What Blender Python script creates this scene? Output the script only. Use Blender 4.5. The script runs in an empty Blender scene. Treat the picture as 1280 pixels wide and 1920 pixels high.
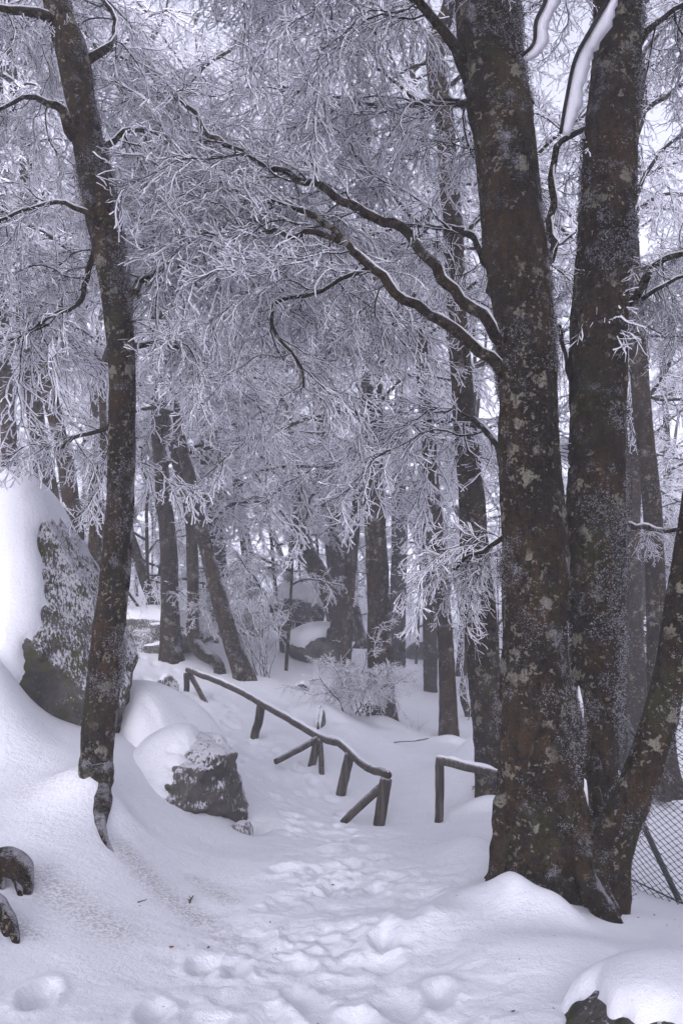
import bpy, math, random
import numpy as np
from mathutils import Vector, Matrix

SC = bpy.context.scene
COL = SC.collection
R = math.radians

# ------------------------------------------------------------------ camera, sky, sun, exposure
PITCH = R(5.36)
FPX = 1493.0                                   # 28 mm on a 36 mm high frame, in 1280x1920 pixels
EYE = np.array([0.0, 0.0, 1.6])
cam_d = bpy.data.cameras.new('camera')
cam_d.sensor_fit = 'VERTICAL'; cam_d.sensor_height = 36; cam_d.sensor_width = 24; cam_d.lens = 28
cam_d.clip_start = 0.05; cam_d.clip_end = 1500
cam = bpy.data.objects.new('camera', cam_d); COL.objects.link(cam)
cam.location = EYE; cam.rotation_euler = (math.pi/2 + PITCH, 0, 0)
SC.camera = cam

SUN_EL, SUN_AZ = R(26), R(188)
world = bpy.data.worlds.new('World'); SC.world = world; world.use_nodes = True
nt = world.node_tree; nt.nodes.clear()
sky = nt.nodes.new('ShaderNodeTexSky'); sky.sky_type = 'NISHITA'; sky.sun_disc = False
sky.sun_elevation = SUN_EL; sky.sun_rotation = SUN_AZ; sky.dust_density = 4; sky.air_density = 1.0; sky.ozone_density = 1
hs = nt.nodes.new('ShaderNodeHueSaturation'); hs.inputs['Saturation'].default_value = 0.16
tint = nt.nodes.new('ShaderNodeMix'); tint.data_type = 'RGBA'; tint.blend_type = 'MULTIPLY'
tint.inputs[0].default_value = 1; tint.inputs[7].default_value = (0.94, 0.95, 1.13, 1)
bg = nt.nodes.new('ShaderNodeBackground'); bg.inputs['Strength'].default_value = 0.15
wo = nt.nodes.new('ShaderNodeOutputWorld')
nt.links.new(sky.outputs[0], hs.inputs['Color']); nt.links.new(hs.outputs[0], tint.inputs[6])
nt.links.new(tint.outputs[2], bg.inputs['Color']); nt.links.new(bg.outputs[0], wo.inputs['Surface'])

sun_d = bpy.data.lights.new('sun', 'SUN'); sun_d.energy = 1.05; sun_d.angle = R(60); sun_d.color = (1.0, 0.965, 0.93)
sun = bpy.data.objects.new('sun', sun_d); COL.objects.link(sun)
sdir = Vector((math.sin(SUN_AZ)*math.cos(SUN_EL), math.cos(SUN_AZ)*math.cos(SUN_EL), math.sin(SUN_EL)))
sun.rotation_euler = (-sdir).to_track_quat('-Z', 'Y').to_euler()
sun.location = (0, 0, 40)

SC.view_settings.view_transform = 'Standard'; SC.view_settings.look = 'None'
SC.view_settings.exposure = 1.12; SC.view_settings.gamma = 1.0; SC.view_settings.use_curve_mapping = False
SC.cycles.max_bounces = 8; SC.cycles.diffuse_bounces = 6; SC.cycles.glossy_bounces = 1
SC.cycles.transmission_bounces = 3; SC.cycles.volume_bounces = 2; SC.cycles.use_adaptive_sampling = True; SC.cycles.adaptive_threshold = 0.05; SC.cycles.use_denoising = True

# ------------------------------------------------------------------ pixel + distance -> point
CP, SP = math.cos(PITCH), math.sin(PITCH)
def W(px, py, Y):
    u = (px-640)/FPX; v = (960-py)/FPX
    s = Y/(CP - v*SP)
    return np.array([u*s, Y, EYE[2] + (SP + v*CP)*s])
def wid(w, py, Y):
    v = (960-py)/FPX
    return w/FPX*Y/(CP - v*SP)

# ------------------------------------------------------------------ numpy noise
def _hash(ix, iy, iz, seed):
    h = (ix*374761393 + iy*668265263 + iz*2147483647 + seed*1274126177) & 0xffffffff
    h = ((h ^ (h >> 13))*1274126177) & 0xffffffff
    h = ((h ^ (h >> 16))*2246822519) & 0xffffffff
    return ((h ^ (h >> 15)) & 0xffff)/65535.0
def vnoise(p, seed=0):
    p = np.asarray(p, float); i = np.floor(p).astype(np.int64); f = p - i
    f = f*f*f*(f*(f*6-15)+10)
    out = 0
    for dx in (0, 1):
        wx = f[..., 0] if dx else 1-f[..., 0]
        for dy in (0, 1):
            wy = f[..., 1] if dy else 1-f[..., 1]
            for dz in (0, 1):
                wz = f[..., 2] if dz else 1-f[..., 2]
                out = out + wx*wy*wz*_hash(i[..., 0]+dx, i[..., 1]+dy, i[..., 2]+dz, seed)
    return out*2-1
def fbm(p, octv=4, seed=0, gain=0.5):
    a, s, t = 1.0, 0.0, 0.0
    p = np.asarray(p, float)
    for o in range(octv):
        s = s + a*vnoise(p*(2.03**o) + 17.3*o, seed+o); t += a; a *= gain
    return s/t
def sstep(a, b, x):
    t = np.clip((x-a)/(b-a), 0, 1); return t*t*(3-2*t)

# ------------------------------------------------------------------ mesh builder
class MB:
    def __init__(s): s.v = []; s.q = []; s.qm = []; s.t = []; s.tm = []; s.n = 0
    def add(s, v, quads=None, tris=None, m=0):
        v = np.asarray(v, float).reshape(-1, 3)
        if quads is not None and len(quads): q = np.asarray(quads, np.int64)+s.n; s.q.append(q); s.qm.append(np.full(len(q), m))
        if tris is not None and len(tris): t = np.asarray(tris, np.int64)+s.n; s.t.append(t); s.tm.append(np.full(len(t), m))
        s.v.append(v); s.n += len(v)
    def mesh(s, name, mats, smooth=True):
        me = bpy.data.meshes.new(name)
        v = np.concatenate(s.v)
        q = np.concatenate(s.q) if s.q else np.zeros((0, 4), np.int64)
        t = np.concatenate(s.t) if s.t else np.zeros((0, 3), np.int64)
        me.vertices.add(len(v)); me.vertices.foreach_set('co', v.astype(np.float32).ravel())
        loops = np.concatenate([q.ravel(), t.ravel()])
        me.loops.add(len(loops)); me.loops.foreach_set('vertex_index', loops.astype(np.int32))
        nq, ntri = len(q), len(t)
        me.polygons.add(nq+ntri)
        st = np.concatenate([np.arange(nq)*4, nq*4+np.arange(ntri)*3])
        me.polygons.foreach_set('loop_start', st.astype(np.int32))
        mi = np.concatenate((s.qm or [np.zeros(0)]) + (s.tm or [np.zeros(0)]))
        me.polygons.foreach_set('material_index', mi.astype(np.int32))
        me.polygons.foreach_set('use_smooth', (mi != 1) if smooth == 'bark' else np.full(nq+ntri, smooth))
        for m in mats: me.materials.append(m)
        me.update(calc_edges=True)
        return me
def link(name, me, parent=None, loc=None):
    o = bpy.data.objects.new(name, me); COL.objects.link(o)
    if parent is not None: o.parent = parent
    if loc is not None: o.location = loc
    return o
def tag(o, label, cat, group=None):
    o['label'] = label; o['category'] = cat
    if group: o['group'] = group
    return o
def thing(name, label, cat, loc=(0, 0, 0), group=None):
    o = bpy.data.objects.new(name, None); COL.objects.link(o); o.location = loc; o.empty_display_size = 0.2
    return tag(o, label, cat, group)
def local(p, root): return np.asarray(p, float) - np.array(root.location)

def unit(a): return a/np.maximum(np.linalg.norm(a, axis=-1, keepdims=True), 1e-9)
def frames(P):
    T = unit(np.gradient(P, axis=0))
    a = np.array([0, 1.0, 0]) if abs(T[0][1]) < 0.9 else np.array([1.0, 0, 0])
    N = np.zeros_like(P); n = a - T[0]*np.dot(a, T[0]); n /= np.linalg.norm(n)
    for i in range(len(P)):
        n = n - T[i]*np.dot(n, T[i]); n /= max(np.linalg.norm(n), 1e-9); N[i] = n
    return T, N, np.cross(T, N)
def grid_quads(n, k):
    i = np.arange(n-1)[:, None]*k; j = np.arange(k)[None]; j2 = (j+1) % k
    return np.stack([i+j, i+j2, i+k+j2, i+k+j], -1).reshape(-1, 4)
def spline(pts, step):
    """Catmull-Rom through rows (any number of columns; the first three are xyz)."""
    pts = np.asarray(pts, float)
    P = np.vstack([2*pts[0]-pts[1], pts, 2*pts[-1]-pts[-2]])
    out = []
    for i in range(1, len(P)-2):
        n = max(1, int(np.linalg.norm(P[i+1, :3]-P[i, :3])/step))
        t = (np.arange(n)/n)[:, None]
        a, b, c, d = P[i-1], P[i], P[i+1], P[i+2]
        out.append(0.5*((2*b)+(-a+c)*t+(2*a-5*b+4*c-d)*t*t+(-a+3*b-3*c+d)*t**3))
    out.append(P[-2][None]); return np.vstack(out)
def tube(mb, P, rad, k=8, m=0, disp=None, cap=True):
    P = np.asarray(P, float); rad = np.broadcast_to(np.asarray(rad, float), (len(P),))
    T, N, B = frames(P)
    th = np.arange(k)*2*math.pi/k
    d = np.cos(th)[None, :, None]*N[:, None] + np.sin(th)[None, :, None]*B[:, None]
    r = rad[:, None]*np.ones(k)[None]
    if disp is not None: r = disp(P, d, r, th)
    V = P[:, None] + d*r[..., None]
    q = grid_quads(len(P), k); v = V.reshape(-1, 3); tr = []
    if cap:
        n0 = len(v); v = np.vstack([v, P[0], P[-1]])
        j = np.arange(k); j2 = (j+1) % k; e = (len(P)-1)*k
        tr = np.vstack([np.stack([j2, j, np.full(k, n0)], -1), np.stack([e+j, e+j2, np.full(k, n0+1)], -1)])
    mb.add(v, q, tr, m)
    return V
WIND = unit(np.array([0.80, 0.22, 0.45]))
def blade(mb, P, w, rng, m=1, k=4, thick=0.10, wind=WIND, off=0.0, overshoot=True, jit=(0.8, 1.2)):
    """rime grown from a twig into the wind: a lumpy ridge with a lens section"""
    P = np.asarray(P, float)
    if overshoot: P = np.vstack([P, P[-1] + unit(P[-1]-P[-2])*w*0.45])
    n = len(P)
    T = unit(np.gradient(P, axis=0))
    b = wind[None] - T*(T@wind)[:, None]
    s = np.linalg.norm(b, axis=1); b = unit(b)
    N = np.cross(T, b)
    ww = w*(0.62+0.38*s)*rng.uniform(*jit, n)
    ww = ww*np.interp(np.linspace(0, 1, n), [0, 0.2, 0.75, 1], [0.55, 1, 1, 0.4])
    ww = ww[:, None]; b0 = off
    if k == 4:
        V = np.stack([P+b*(b0-0.02*w), P+b*(b0+0.5*ww)+N*ww*thick, P+b*(b0+ww), P+b*(b0+0.5*ww)-N*ww*thick], 1)
    else:
        V = np.stack([P+b*b0+N*ww*thick, P+b*(b0+ww), P+b*b0-N*ww*thick], 1)
    e = (n-1)*k
    tr = [[0, 2, 1], [e, e+1, e+2]] + ([[0, 3, 2], [e, e+2, e+3]] if k == 4 else [])
    mb.add(V.reshape(-1, 3), grid_quads(n, k), tr, m)

# ------------------------------------------------------------------ materials
def mat(name):
    m = bpy.data.materials.new(name); m.use_nodes = True
    t = m.node_tree; t.nodes.clear()
    return m, t
def nd(t, typ, **kw):
    n = t.nodes.new(typ)
    for k, v in kw.items():
        if k.startswith('i_'): n.inputs[int(k[2:]) if k[2:].isdigit() else k[2:]].default_value = v
        else: setattr(n, k, v)
    return n
def mixc(t, fac, a, b, blend='MIX'):
    n = t.nodes.new('ShaderNodeMix'); n.data_type = 'RGBA'; n.blend_type = blend
    for i, x in ((0, fac), (6, a), (7, b)):
        if hasattr(x, 'type'): t.links.new(x, n.inputs[i])
        else: n.inputs[i].default_value = x if i == 0 else (*x, 1)
    return n.outputs[2]
def math_(t, op, a, b=0.0, clamp=False):
    n = t.nodes.new('ShaderNodeMath'); n.operation = op; n.use_clamp = clamp
    for i, x in ((0, a), (1, b)):
        if hasattr(x, 'type'): t.links.new(x, n.inputs[i])
        else: n.inputs[i].default_value = x
    return n.outputs[0]
def ramp(t, x, a, b):
    n = nd(t, 'ShaderNodeMapRange', interpolation_type='SMOOTHSTEP'); t.links.new(x, n.inputs[0])
    n.inputs[1].default_value = a; n.inputs[2].default_value = b
    return n.outputs[0]
def noise(t, vec, scale, detail=4, rough=0.55, dist=0.0):
    n = nd(t, 'ShaderNodeTexNoise'); n.inputs['Scale'].default_value = scale
    n.inputs['Detail'].default_value = detail; n.inputs['Roughness'].default_value = rough; n.inputs['Distortion'].default_value = dist
    t.links.new(vec, n.inputs['Vector']); return n.outputs['Fac']
def vecs(t, scale=(1, 1, 1)):
    g = nd(t, 'ShaderNodeNewGeometry')
    mp = nd(t, 'ShaderNodeMapping'); mp.inputs['Scale'].default_value = scale
    t.links.new(g.outputs['Position'], mp.inputs['Vector'])
    return g, mp.outputs[0]
def facing(t, g, d):
    n = nd(t, 'ShaderNodeVectorMath', operation='DOT_PRODUCT'); t.links.new(g.outputs['Normal'], n.inputs[0])
    n.inputs[1].default_value = tuple(d); return n.outputs['Value']
def finish(t, col, rough=0.9, height=None, dist=0.02, strength=0.6, spec=0.2, extra=None):
    p = nd(t, 'ShaderNodeBsdfPrincipled'); p.inputs['Roughness'].default_value = rough
    p.inputs['Specular IOR Level'].default_value = spec
    if hasattr(col, 'type'): t.links.new(col, p.inputs['Base Color'])
    else: p.inputs['Base Color'].default_value = (*col, 1)
    if height is not None:
        b = nd(t, 'ShaderNodeBump'); b.inputs['Distance'].default_value = dist; b.inputs['Strength'].default_value = strength
        t.links.new(height, b.inputs['Height']); t.links.new(b.outputs[0], p.inputs['Normal'])
    o = nd(t, 'ShaderNodeOutputMaterial'); t.links.new(p.outputs[0], o.inputs['Surface'])
    return p
SNOW = (0.77, 0.77, 0.81)
RIME = (0.74, 0.735, 0.80)

def make_snow():
    m, t = mat('snow'); g, v = vecs(t)
    at = nd(t, 'ShaderNodeAttribute'); at.attribute_name = 'dirt'
    n1 = noise(t, v, 30, 5, 0.7); n2 = noise(t, v, 260, 2, 0.6); n3 = noise(t, v, 7, 3)
    h = math_(t, 'ADD', math_(t, 'MULTIPLY', n1, 0.8), math_(t, 'MULTIPLY', n2, 0.25))
    spk = noise(t, v, 55, 5, 0.75)
    dm = math_(t, 'MULTIPLY', at.outputs['Fac'], ramp(t, spk, 0.42, 0.60), True)
    c = mixc(t, ramp(t, n3, 0.3, 0.7), (0.74, 0.745, 0.79), SNOW)
    c = mixc(t, math_(t, 'MULTIPLY', dm, 0.7), c, (0.17, 0.14, 0.11))
    finish(t, c, 0.75, h, 0.03, 0.7, 0.25); return m
def make_rime():
    m, t = mat('rime'); g, v = vecs(t)
    n = noise(t, v, 90, 3, 0.6)
    c = mixc(t, n, (0.82, 0.815, 0.87), (0.92, 0.915, 0.95))
    d = nd(t, 'ShaderNodeBsdfDiffuse'); tr = nd(t, 'ShaderNodeBsdfTranslucent'); mx = nd(t, 'ShaderNodeMixShader')
    mx.inputs[0].default_value = 0.45
    t.links.new(c, d.inputs[0]); t.links.new(c, tr.inputs[0]); t.links.new(d.outputs[0], mx.inputs[1]); t.links.new(tr.outputs[0], mx.inputs[2])
    o = nd(t, 'ShaderNodeOutputMaterial'); t.links.new(mx.outputs[0], o.inputs['Surface']); return m
def make_bark(name, lichen=0.5, frost=0.5, scale=1.0):
    m, t = mat(name); g, v = vecs(t); _, vs = vecs(t, (1, 1, 0.5))
    big = noise(t, vs, 4*scale, 5, 0.65); fine = noise(t, v, 75*scale, 4, 0.7); mid = noise(t, vs, 19*scale, 5, 0.7, 0.5)
    c = mixc(t, ramp(t, big, 0.36, 0.64), (0.009, 0.0058, 0.0032), (0.040, 0.023, 0.0105))
    c = mixc(t, ramp(t, mid, 0.47, 0.60), c, (0.008, 0.007, 0.0065))
    c = mixc(t, math_(t, 'MULTIPLY', ramp(t, fine, 0.52, 0.68), 0.5), c, (0.10, 0.066, 0.036))
    grn = noise(t, v, 3.1, 4, 0.6)
    c = mixc(t, math_(t, 'MULTIPLY', ramp(t, grn, 0.54, 0.72), 0.6), c, (0.036, 0.038, 0.014))
    nn = nd(t, 'ShaderNodeTexNoise'); nn.inputs['Scale'].default_value = 26; nn.inputs['Detail'].default_value = 4; t.links.new(v, nn.inputs['Vector'])
    sc_ = nd(t, 'ShaderNodeVectorMath', operation='SCALE'); sc_.inputs['Scale'].default_value = 0.15; t.links.new(nn.outputs['Color'], sc_.inputs[0])
    wp = nd(t, 'ShaderNodeVectorMath', operation='ADD'); t.links.new(v, wp.inputs[0]); t.links.new(sc_.outputs[0], wp.inputs[1])
    zone = noise(t, v, 2.3, 3); lm = None
    for sc2, lo, hi, z0 in ((8.0, 0.36, 0.30, 0.60), (21.0, 0.36, 0.26, 0.56)):
        vo = nd(t, 'ShaderNodeTexVoronoi', feature='F1'); vo.inputs['Scale'].default_value = sc2; vo.inputs['Randomness'].default_value = 1.0
        t.links.new(wp.outputs[0], vo.inputs['Vector'])
        pick = nd(t, 'ShaderNodeSeparateColor'); t.links.new(vo.outputs['Color'], pick.inputs[0])
        x = math_(t, 'MULTIPLY', ramp(t, vo.outputs['Distance'], lo, hi), ramp(t, math_(t, 'ADD', math_(t, 'MULTIPLY', zone, 0.8), math_(t, 'MULTIPLY', pick.outputs[0], 0.25)), z0-0.10*lichen, z0+0.06-0.10*lichen))
        lm = x if lm is None else math_(t, 'MAXIMUM', lm, x)
    lc = mixc(t, noise(t, v, 45, 4, 0.7), (0.07, 0.06, 0.042), (0.30, 0.275, 0.225))
    c = mixc(t, math_(t, 'MULTIPLY', lm, ramp(t, fine, 0.34, 0.48)), c, lc)
    _, vh = vecs(t, (5, 5, 46)); band = noise(t, vh, 1.0, 3, 0.6); _, vv = vecs(t, (46, 46, 4)); crack = noise(t, vv, 1.0, 4, 0.65)
    c = mixc(t, math_(t, 'MULTIPLY', ramp(t, crack, 0.54, 0.66), 0.55), c, (0.006, 0.005, 0.005))
    # frost grains in patches, thicker towards the wind and on ledges
    fw = facing(t, g, WIND); fz = facing(t, g, (0, 0, 1))
    pat = noise(t, v, 5.5*scale, 5, 0.7); gr = noise(t, v, 170, 3, 0.8)
    a = math_(t, 'ADD', math_(t, 'MULTIPLY', pat, 1.0), math_(t, 'MULTIPLY', gr, 0.75))
    a = math_(t, 'ADD', a, math_(t, 'MULTIPLY', ramp(t, fw, 0.3, 1.0), 0.16))
    a = math_(t, 'ADD', a, math_(t, 'MULTIPLY', ramp(t, fz, 0.25, 0.9), 0.16))
    fm = ramp(t, a, 1.05-0.10*frost, 1.14-0.10*frost)
    c = mixc(t, math_(t, 'MULTIPLY', fm, 0.62), c, (0.50, 0.495, 0.55))
    h = math_(t, 'ADD', math_(t, 'MULTIPLY', mid, 1.0), math_(t, 'ADD', math_(t, 'MULTIPLY', fine, 0.5), math_(t, 'MULTIPLY', fm, 0.35)))
    h = math_(t, 'ADD', h, math_(t, 'MULTIPLY', lm, 0.3))
    h = math_(t, 'ADD', h, math_(t, 'SUBTRACT', math_(t, 'MULTIPLY', band, 0.7), math_(t, 'MULTIPLY', crack, 0.9)))
    finish(t, c, 0.9, h, 0.03, 1.0, 0.12); return m
def make_rock(name='rock', moss=0.5, frost=0.5):
    m, t = mat(name); g, v = vecs(t); _, vs = vecs(t, (1, 1, 0.5))
    big = noise(t, v, 3.5, 5, 0.6); fine = noise(t, v, 45, 5, 0.7)
    c = mixc(t, ramp(t, big, 0.3, 0.7), (0.035, 0.033, 0.032), (0.115, 0.105, 0.095))
    c = mixc(t, ramp(t, fine, 0.5, 0.72), c, (0.018, 0.017, 0.016))
    mo = noise(t, v, 6, 5, 0.65)
    c = mixc(t, math_(t, 'MULTIPLY', ramp(t, mo, 0.62-0.2*moss, 0.74-0.2*moss), 0.85), c, (0.050, 0.052, 0.018))
    fz = facing(t, g, (0.15, 0.1, 0.95)); pat = noise(t, vs, 48, 5, 0.78); zone = noise(t, v, 3.3, 3)
    a = math_(t, 'ADD', math_(t, 'MULTIPLY', pat, 1.0), math_(t, 'MULTIPLY', fz, 0.26))
    a = math_(t, 'ADD', a, math_(t, 'MULTIPLY', zone, 0.35))
    fm = ramp(t, a, 0.86-0.14*frost, 0.95-0.14*frost)
    c = mixc(t, math_(t, 'MULTIPLY', fm, 0.85), c, (0.66, 0.655, 0.71))
    h = math_(t, 'ADD', pat, math_(t, 'MULTIPLY', fine, 0.5))
    finish(t, c, 0.92, h, 0.03, 0.8, 0.15); return m
def make_wood():
    m, t = mat('fence_wood'); g, v = vecs(t)
    tc = nd(t, 'ShaderNodeTexCoord'); mp = nd(t, 'ShaderNodeMapping'); mp.inputs['Scale'].default_value = (30, 30, 2.5)
    t.links.new(tc.outputs['Object'], mp.inputs['Vector'])
    n = noise(t, v, 26, 5, 0.7); gr = noise(t, mp.outputs[0], 1.0, 4, 0.6)
    c = mixc(t, ramp(t, gr, 0.35, 0.65), (0.016, 0.013, 0.011), (0.066, 0.054, 0.045))
    fz = facing(t, g, (0, 0, 1)); a = math_(t, 'ADD', math_(t, 'MULTIPLY', n, 0.5), math_(t, 'MULTIPLY', fz, 0.6))
    c = mixc(t, math_(t, 'MULTIPLY', ramp(t, a, 0.60, 0.82), 0.55), c, (0.6, 0.6, 0.65))
    finish(t, c, 0.85, gr, 0.012, 0.7); return m
def make_metal(name, col, rough=0.5):
    m, t = mat(name); g, v = vecs(t)
    n = noise(t, v, 120, 4, 0.7); fw = facing(t, g, WIND)
    c = mixc(t, n, tuple(x*0.7 for x in col), col)
    a = math_(t, 'ADD', math_(t, 'MULTIPLY', n, 0.7), math_(t, 'MULTIPLY', fw, 0.4))
    c = mixc(t, math_(t, 'MULTIPLY', ramp(t, a, 0.56, 0.75), 0.3), c, (0.6, 0.6, 0.66))
    p = finish(t, c, rough); p.inputs['Metallic'].default_value = 0.3; return m
def make_flat(name, col, rough=0.9):
    m, t = mat(name); g, v = vecs(t); n = noise(t, v, 40, 4)
    c = mixc(t, n, tuple(x*0.6 for x in col), tuple(min(1, x*1.4) for x in col)); finish(t, c, rough); return m
M_SNOW = make_snow(); M_RIME = make_rime()
M_BARK = make_bark('beech_bark', 0.55, 0.45); M_BARK2 = make_bark('far_bark', 0.25, 0.55, 0.8)
M_LIMB = make_bark('limb_bark', 0.2, 0.4, 1.6)
M_TWIG = make_flat('twig_bark', (0.012, 0.010, 0.010))
M_ROCK = make_rock('rock', 0.3, 0.75); M_MOSS = make_rock('mossy_rock', 0.75, 0.85)
M_DMOSS = make_rock('dark_moss', 0.8, -0.4)
M_WOOD = make_wood(); M_WIRE = make_metal('wire', (0.03, 0.032, 0.034)); M_STEEL = make_metal('steel', (0.16, 0.165, 0.165))
M_DARK = make_metal('dark_steel', (0.025, 0.026, 0.028)); M_LITTER = make_flat('litter', (0.05, 0.03, 0.02))
M_LEAF = make_flat('dead_leaf', (0.16, 0.06, 0.03))
M_FROST = make_flat('frosted_lichen', (0.24, 0.235, 0.26))
M_TUFT = make_flat('dark_lichen', (0.022, 0.021, 0.016))

# ------------------------------------------------------------------ the snow ground
GC = [  # pixel, pixel, distance
    (640,1920,3.0),(640,1800,3.6),(620,1700,4.3),(620,1620,5.1),(640,1575,6.0),(700,1540,7.9),(600,1505,8.3),
    (400,1920,3.0),(200,1920,2.95),(0,1920,2.85),(-250,1920,2.7),(850,1920,2.95),(1050,1920,2.85),(1280,1905,2.8),
    (200,1800,3.5),(0,1760,3.55),(-250,1700,3.5),(100,1660,4.2),(0,1600,4.5),(-200,1560,4.4),(400,1720,4.3),(300,1650,4.7),(480,1620,5.3),
    (180,1480,5.5),(60,1440,5.7),(-150,1380,5.9),(260,1530,5.7),(380,1570,6.1),(470,1560,6.6),
    (250,1400,7.0),(500,1500,7.9),(460,1440,9.2),(395,1375,10.8),(330,1320,12.4),
    (480,1383,11.0),(590,1430,9.9),(645,1480,9.1),(352,1312,12.8),(300,1290,13.4),(715,1535,8.0),(823,1545,8.0),
    (560,1350,11.8),(430,1270,14.3),(320,1232,15.0),(250,1205,16),(560,1275,16),(455,1268,14.5),(620,1310,14.2),(660,1390,11),
    (715,1352,13.0),(840,1386,12.5),(770,1300,19),(790,1250,26),(650,1220,22),(500,1190,24),(380,1150,28),(150,1120,22),(0,1080,20),
    (900,1340,14.5),(940,1260,24),(925,1505,8.3),(880,1440,9.6),(770,1470,9.2),
    (900,1690,4.2),(1000,1690,4.1),(1000,1780,3.55),(1150,1720,4.15),(1150,1800,3.55),(1280,1765,3.75),(900,1590,6.0),(800,1620,5.2),
    (760,1720,4.15),(820,1800,3.6),
    (1280,1700,5.4),(1170,1655,6.2),(1420,1740,4.8),(1250,1560,9),(1240,1440,13),(1250,1330,20),(1300,1240,30),(1100,1240,28),
    (640,1130,40),(300,1080,40),(0,1010,40),(1000,1160,42),(1280,1150,45),
]
cp = np.array([W(*c) for c in GC])
extra = []
for a in (-75, -50, 50, 75):
    for r, z in ((3, 0.05), (8, 0.2), (20, 0.6), (60, 1.5)):
        zz = z*(1.8 if a < 0 else -0.2); extra.append((r*math.sin(R(a)), r*math.cos(R(a)), zz))
for a in (-30, -10, 10, 30):
    for r, z in ((90, 3), (220, 8)): extra.append((r*math.sin(R(a)), r*math.cos(R(a)), z+(2 if a < 0 else 0)))
for x in (-3, 0, 3): extra += [(x, 0.4, 0.1), (x, 1.5, 0.07)]
cp = np.vstack([cp, np.array(extra)])
def gmap(x, y):
    y = np.maximum(y, 0.3)
    return np.stack([x/(y+1.2)*2.4, np.log(y+1.2)], -1)
def tps_k(r2): return 0.5*r2*np.log(r2+1e-12)
_A = gmap(cp[:, 0], cp[:, 1]); _n = len(_A)
_K = tps_k(((_A[:, None]-_A[None])**2).sum(-1)) + np.eye(_n)*0.0015
_P = np.hstack([np.ones((_n, 1)), _A])
_S = np.linalg.solve(np.block([[_K, _P], [_P.T, np.zeros((3, 3))]]), np.concatenate([cp[:, 2], np.zeros(3)]))
def ground_base(x, y):
    x = np.asarray(x, float); y = np.asarray(y, float); sh = x.shape
    q = gmap(x.ravel(), y.ravel()); out = np.empty(len(q))
    for i in range(0, len(q), 20000):
        d = ((q[i:i+20000, None]-_A[None])**2).sum(-1)
        out[i:i+20000] = tps_k(d)@_S[:_n] + _S[_n] + q[i:i+20000]@_S[_n+1:]
    return out.reshape(sh)
def gz(x, y): return float(ground_base(np.array([x]), np.array([y]))[0])
def on_ground(px, py, Y):
    p = W(px, py, Y); p[2] = gz(p[0], p[1]); return p

PATH = spline([W(*c) for c in [(560,2300,2.0),(600,1920,3.0),(600,1790,3.7),(630,1680,4.4),(640,1600,5.6),(600,1510,8.0),(530,1450,9.4),(440,1390,10.8),(380,1330,12.3),(330,1290,13.8),(200,1230,16)]], 0.15)
rs = random.Random(5)
STEPS = []
for i in range(3, len(PATH)-1, 2):
    p = PATH[i]; d = unit(PATH[min(i+1, len(PATH)-1)]-PATH[i-1])
    for s in (-1, 1):
        if rs.random() < 0.8:
            o = s*rs.uniform(0.08, 0.42)
            STEPS.append((p[0]-d[1]*o+rs.gauss(0, .08), p[1]+d[0]*o+rs.gauss(0, .08), math.atan2(d[1], d[0])+rs.gauss(0, .4), rs.uniform(.02, .05), rs.uniform(.11, .15), rs.uniform(.06, .085)))
for px, py, Y in [(290,1865,3.1),(75,1860,3.15),(820,1860,3.2),(440,1800,3.6),(500,1880,3.1),(380,1900,3.0),(720,1760,3.8),(560,1850,3.3)]:
    p = W(px, py, Y); STEPS.append((p[0], p[1], rs.uniform(1.2, 2.0), rs.uniform(.025, .045), .13, .06))
SMOOTH_BUMPS = [  # drifts against trunks and rocks: pixel, pixel, distance, height, radius across, radius along
    (962,1690,4.12,0.13,0.11,0.2),(1040,1690,4.05,0.09,0.12,0.14),(900,1690,4.3,0.05,0.2,0.2),(890,1600,5.6,0.10,0.22,0.6),
    (895,1400,9.3,0.45,0.35,0.5),(770,1725,4.0,0.09,0.28,0.22),(1100,1790,3.5,0.07,0.5,0.25),(600,1345,12.2,0.25,0.5,0.4),
    (150,1480,5.35,0.09,0.25,0.2),(185,1505,5.45,0.09,0.24,0.16),(330,1300,12.6,0.15,0.6,0.4),(470,1560,6.9,-0.12,0.16,0.22),(915,1512,8.2,0.10,0.3,0.16),(842,1390,12.3,0.10,0.25,0.2),(720,1356,12.75,0.12,0.35,0.2),(-60,1335,6.2,0.72,0.42,0.5),(20,1400,5.9,0.10,0.3,0.3)]
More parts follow.
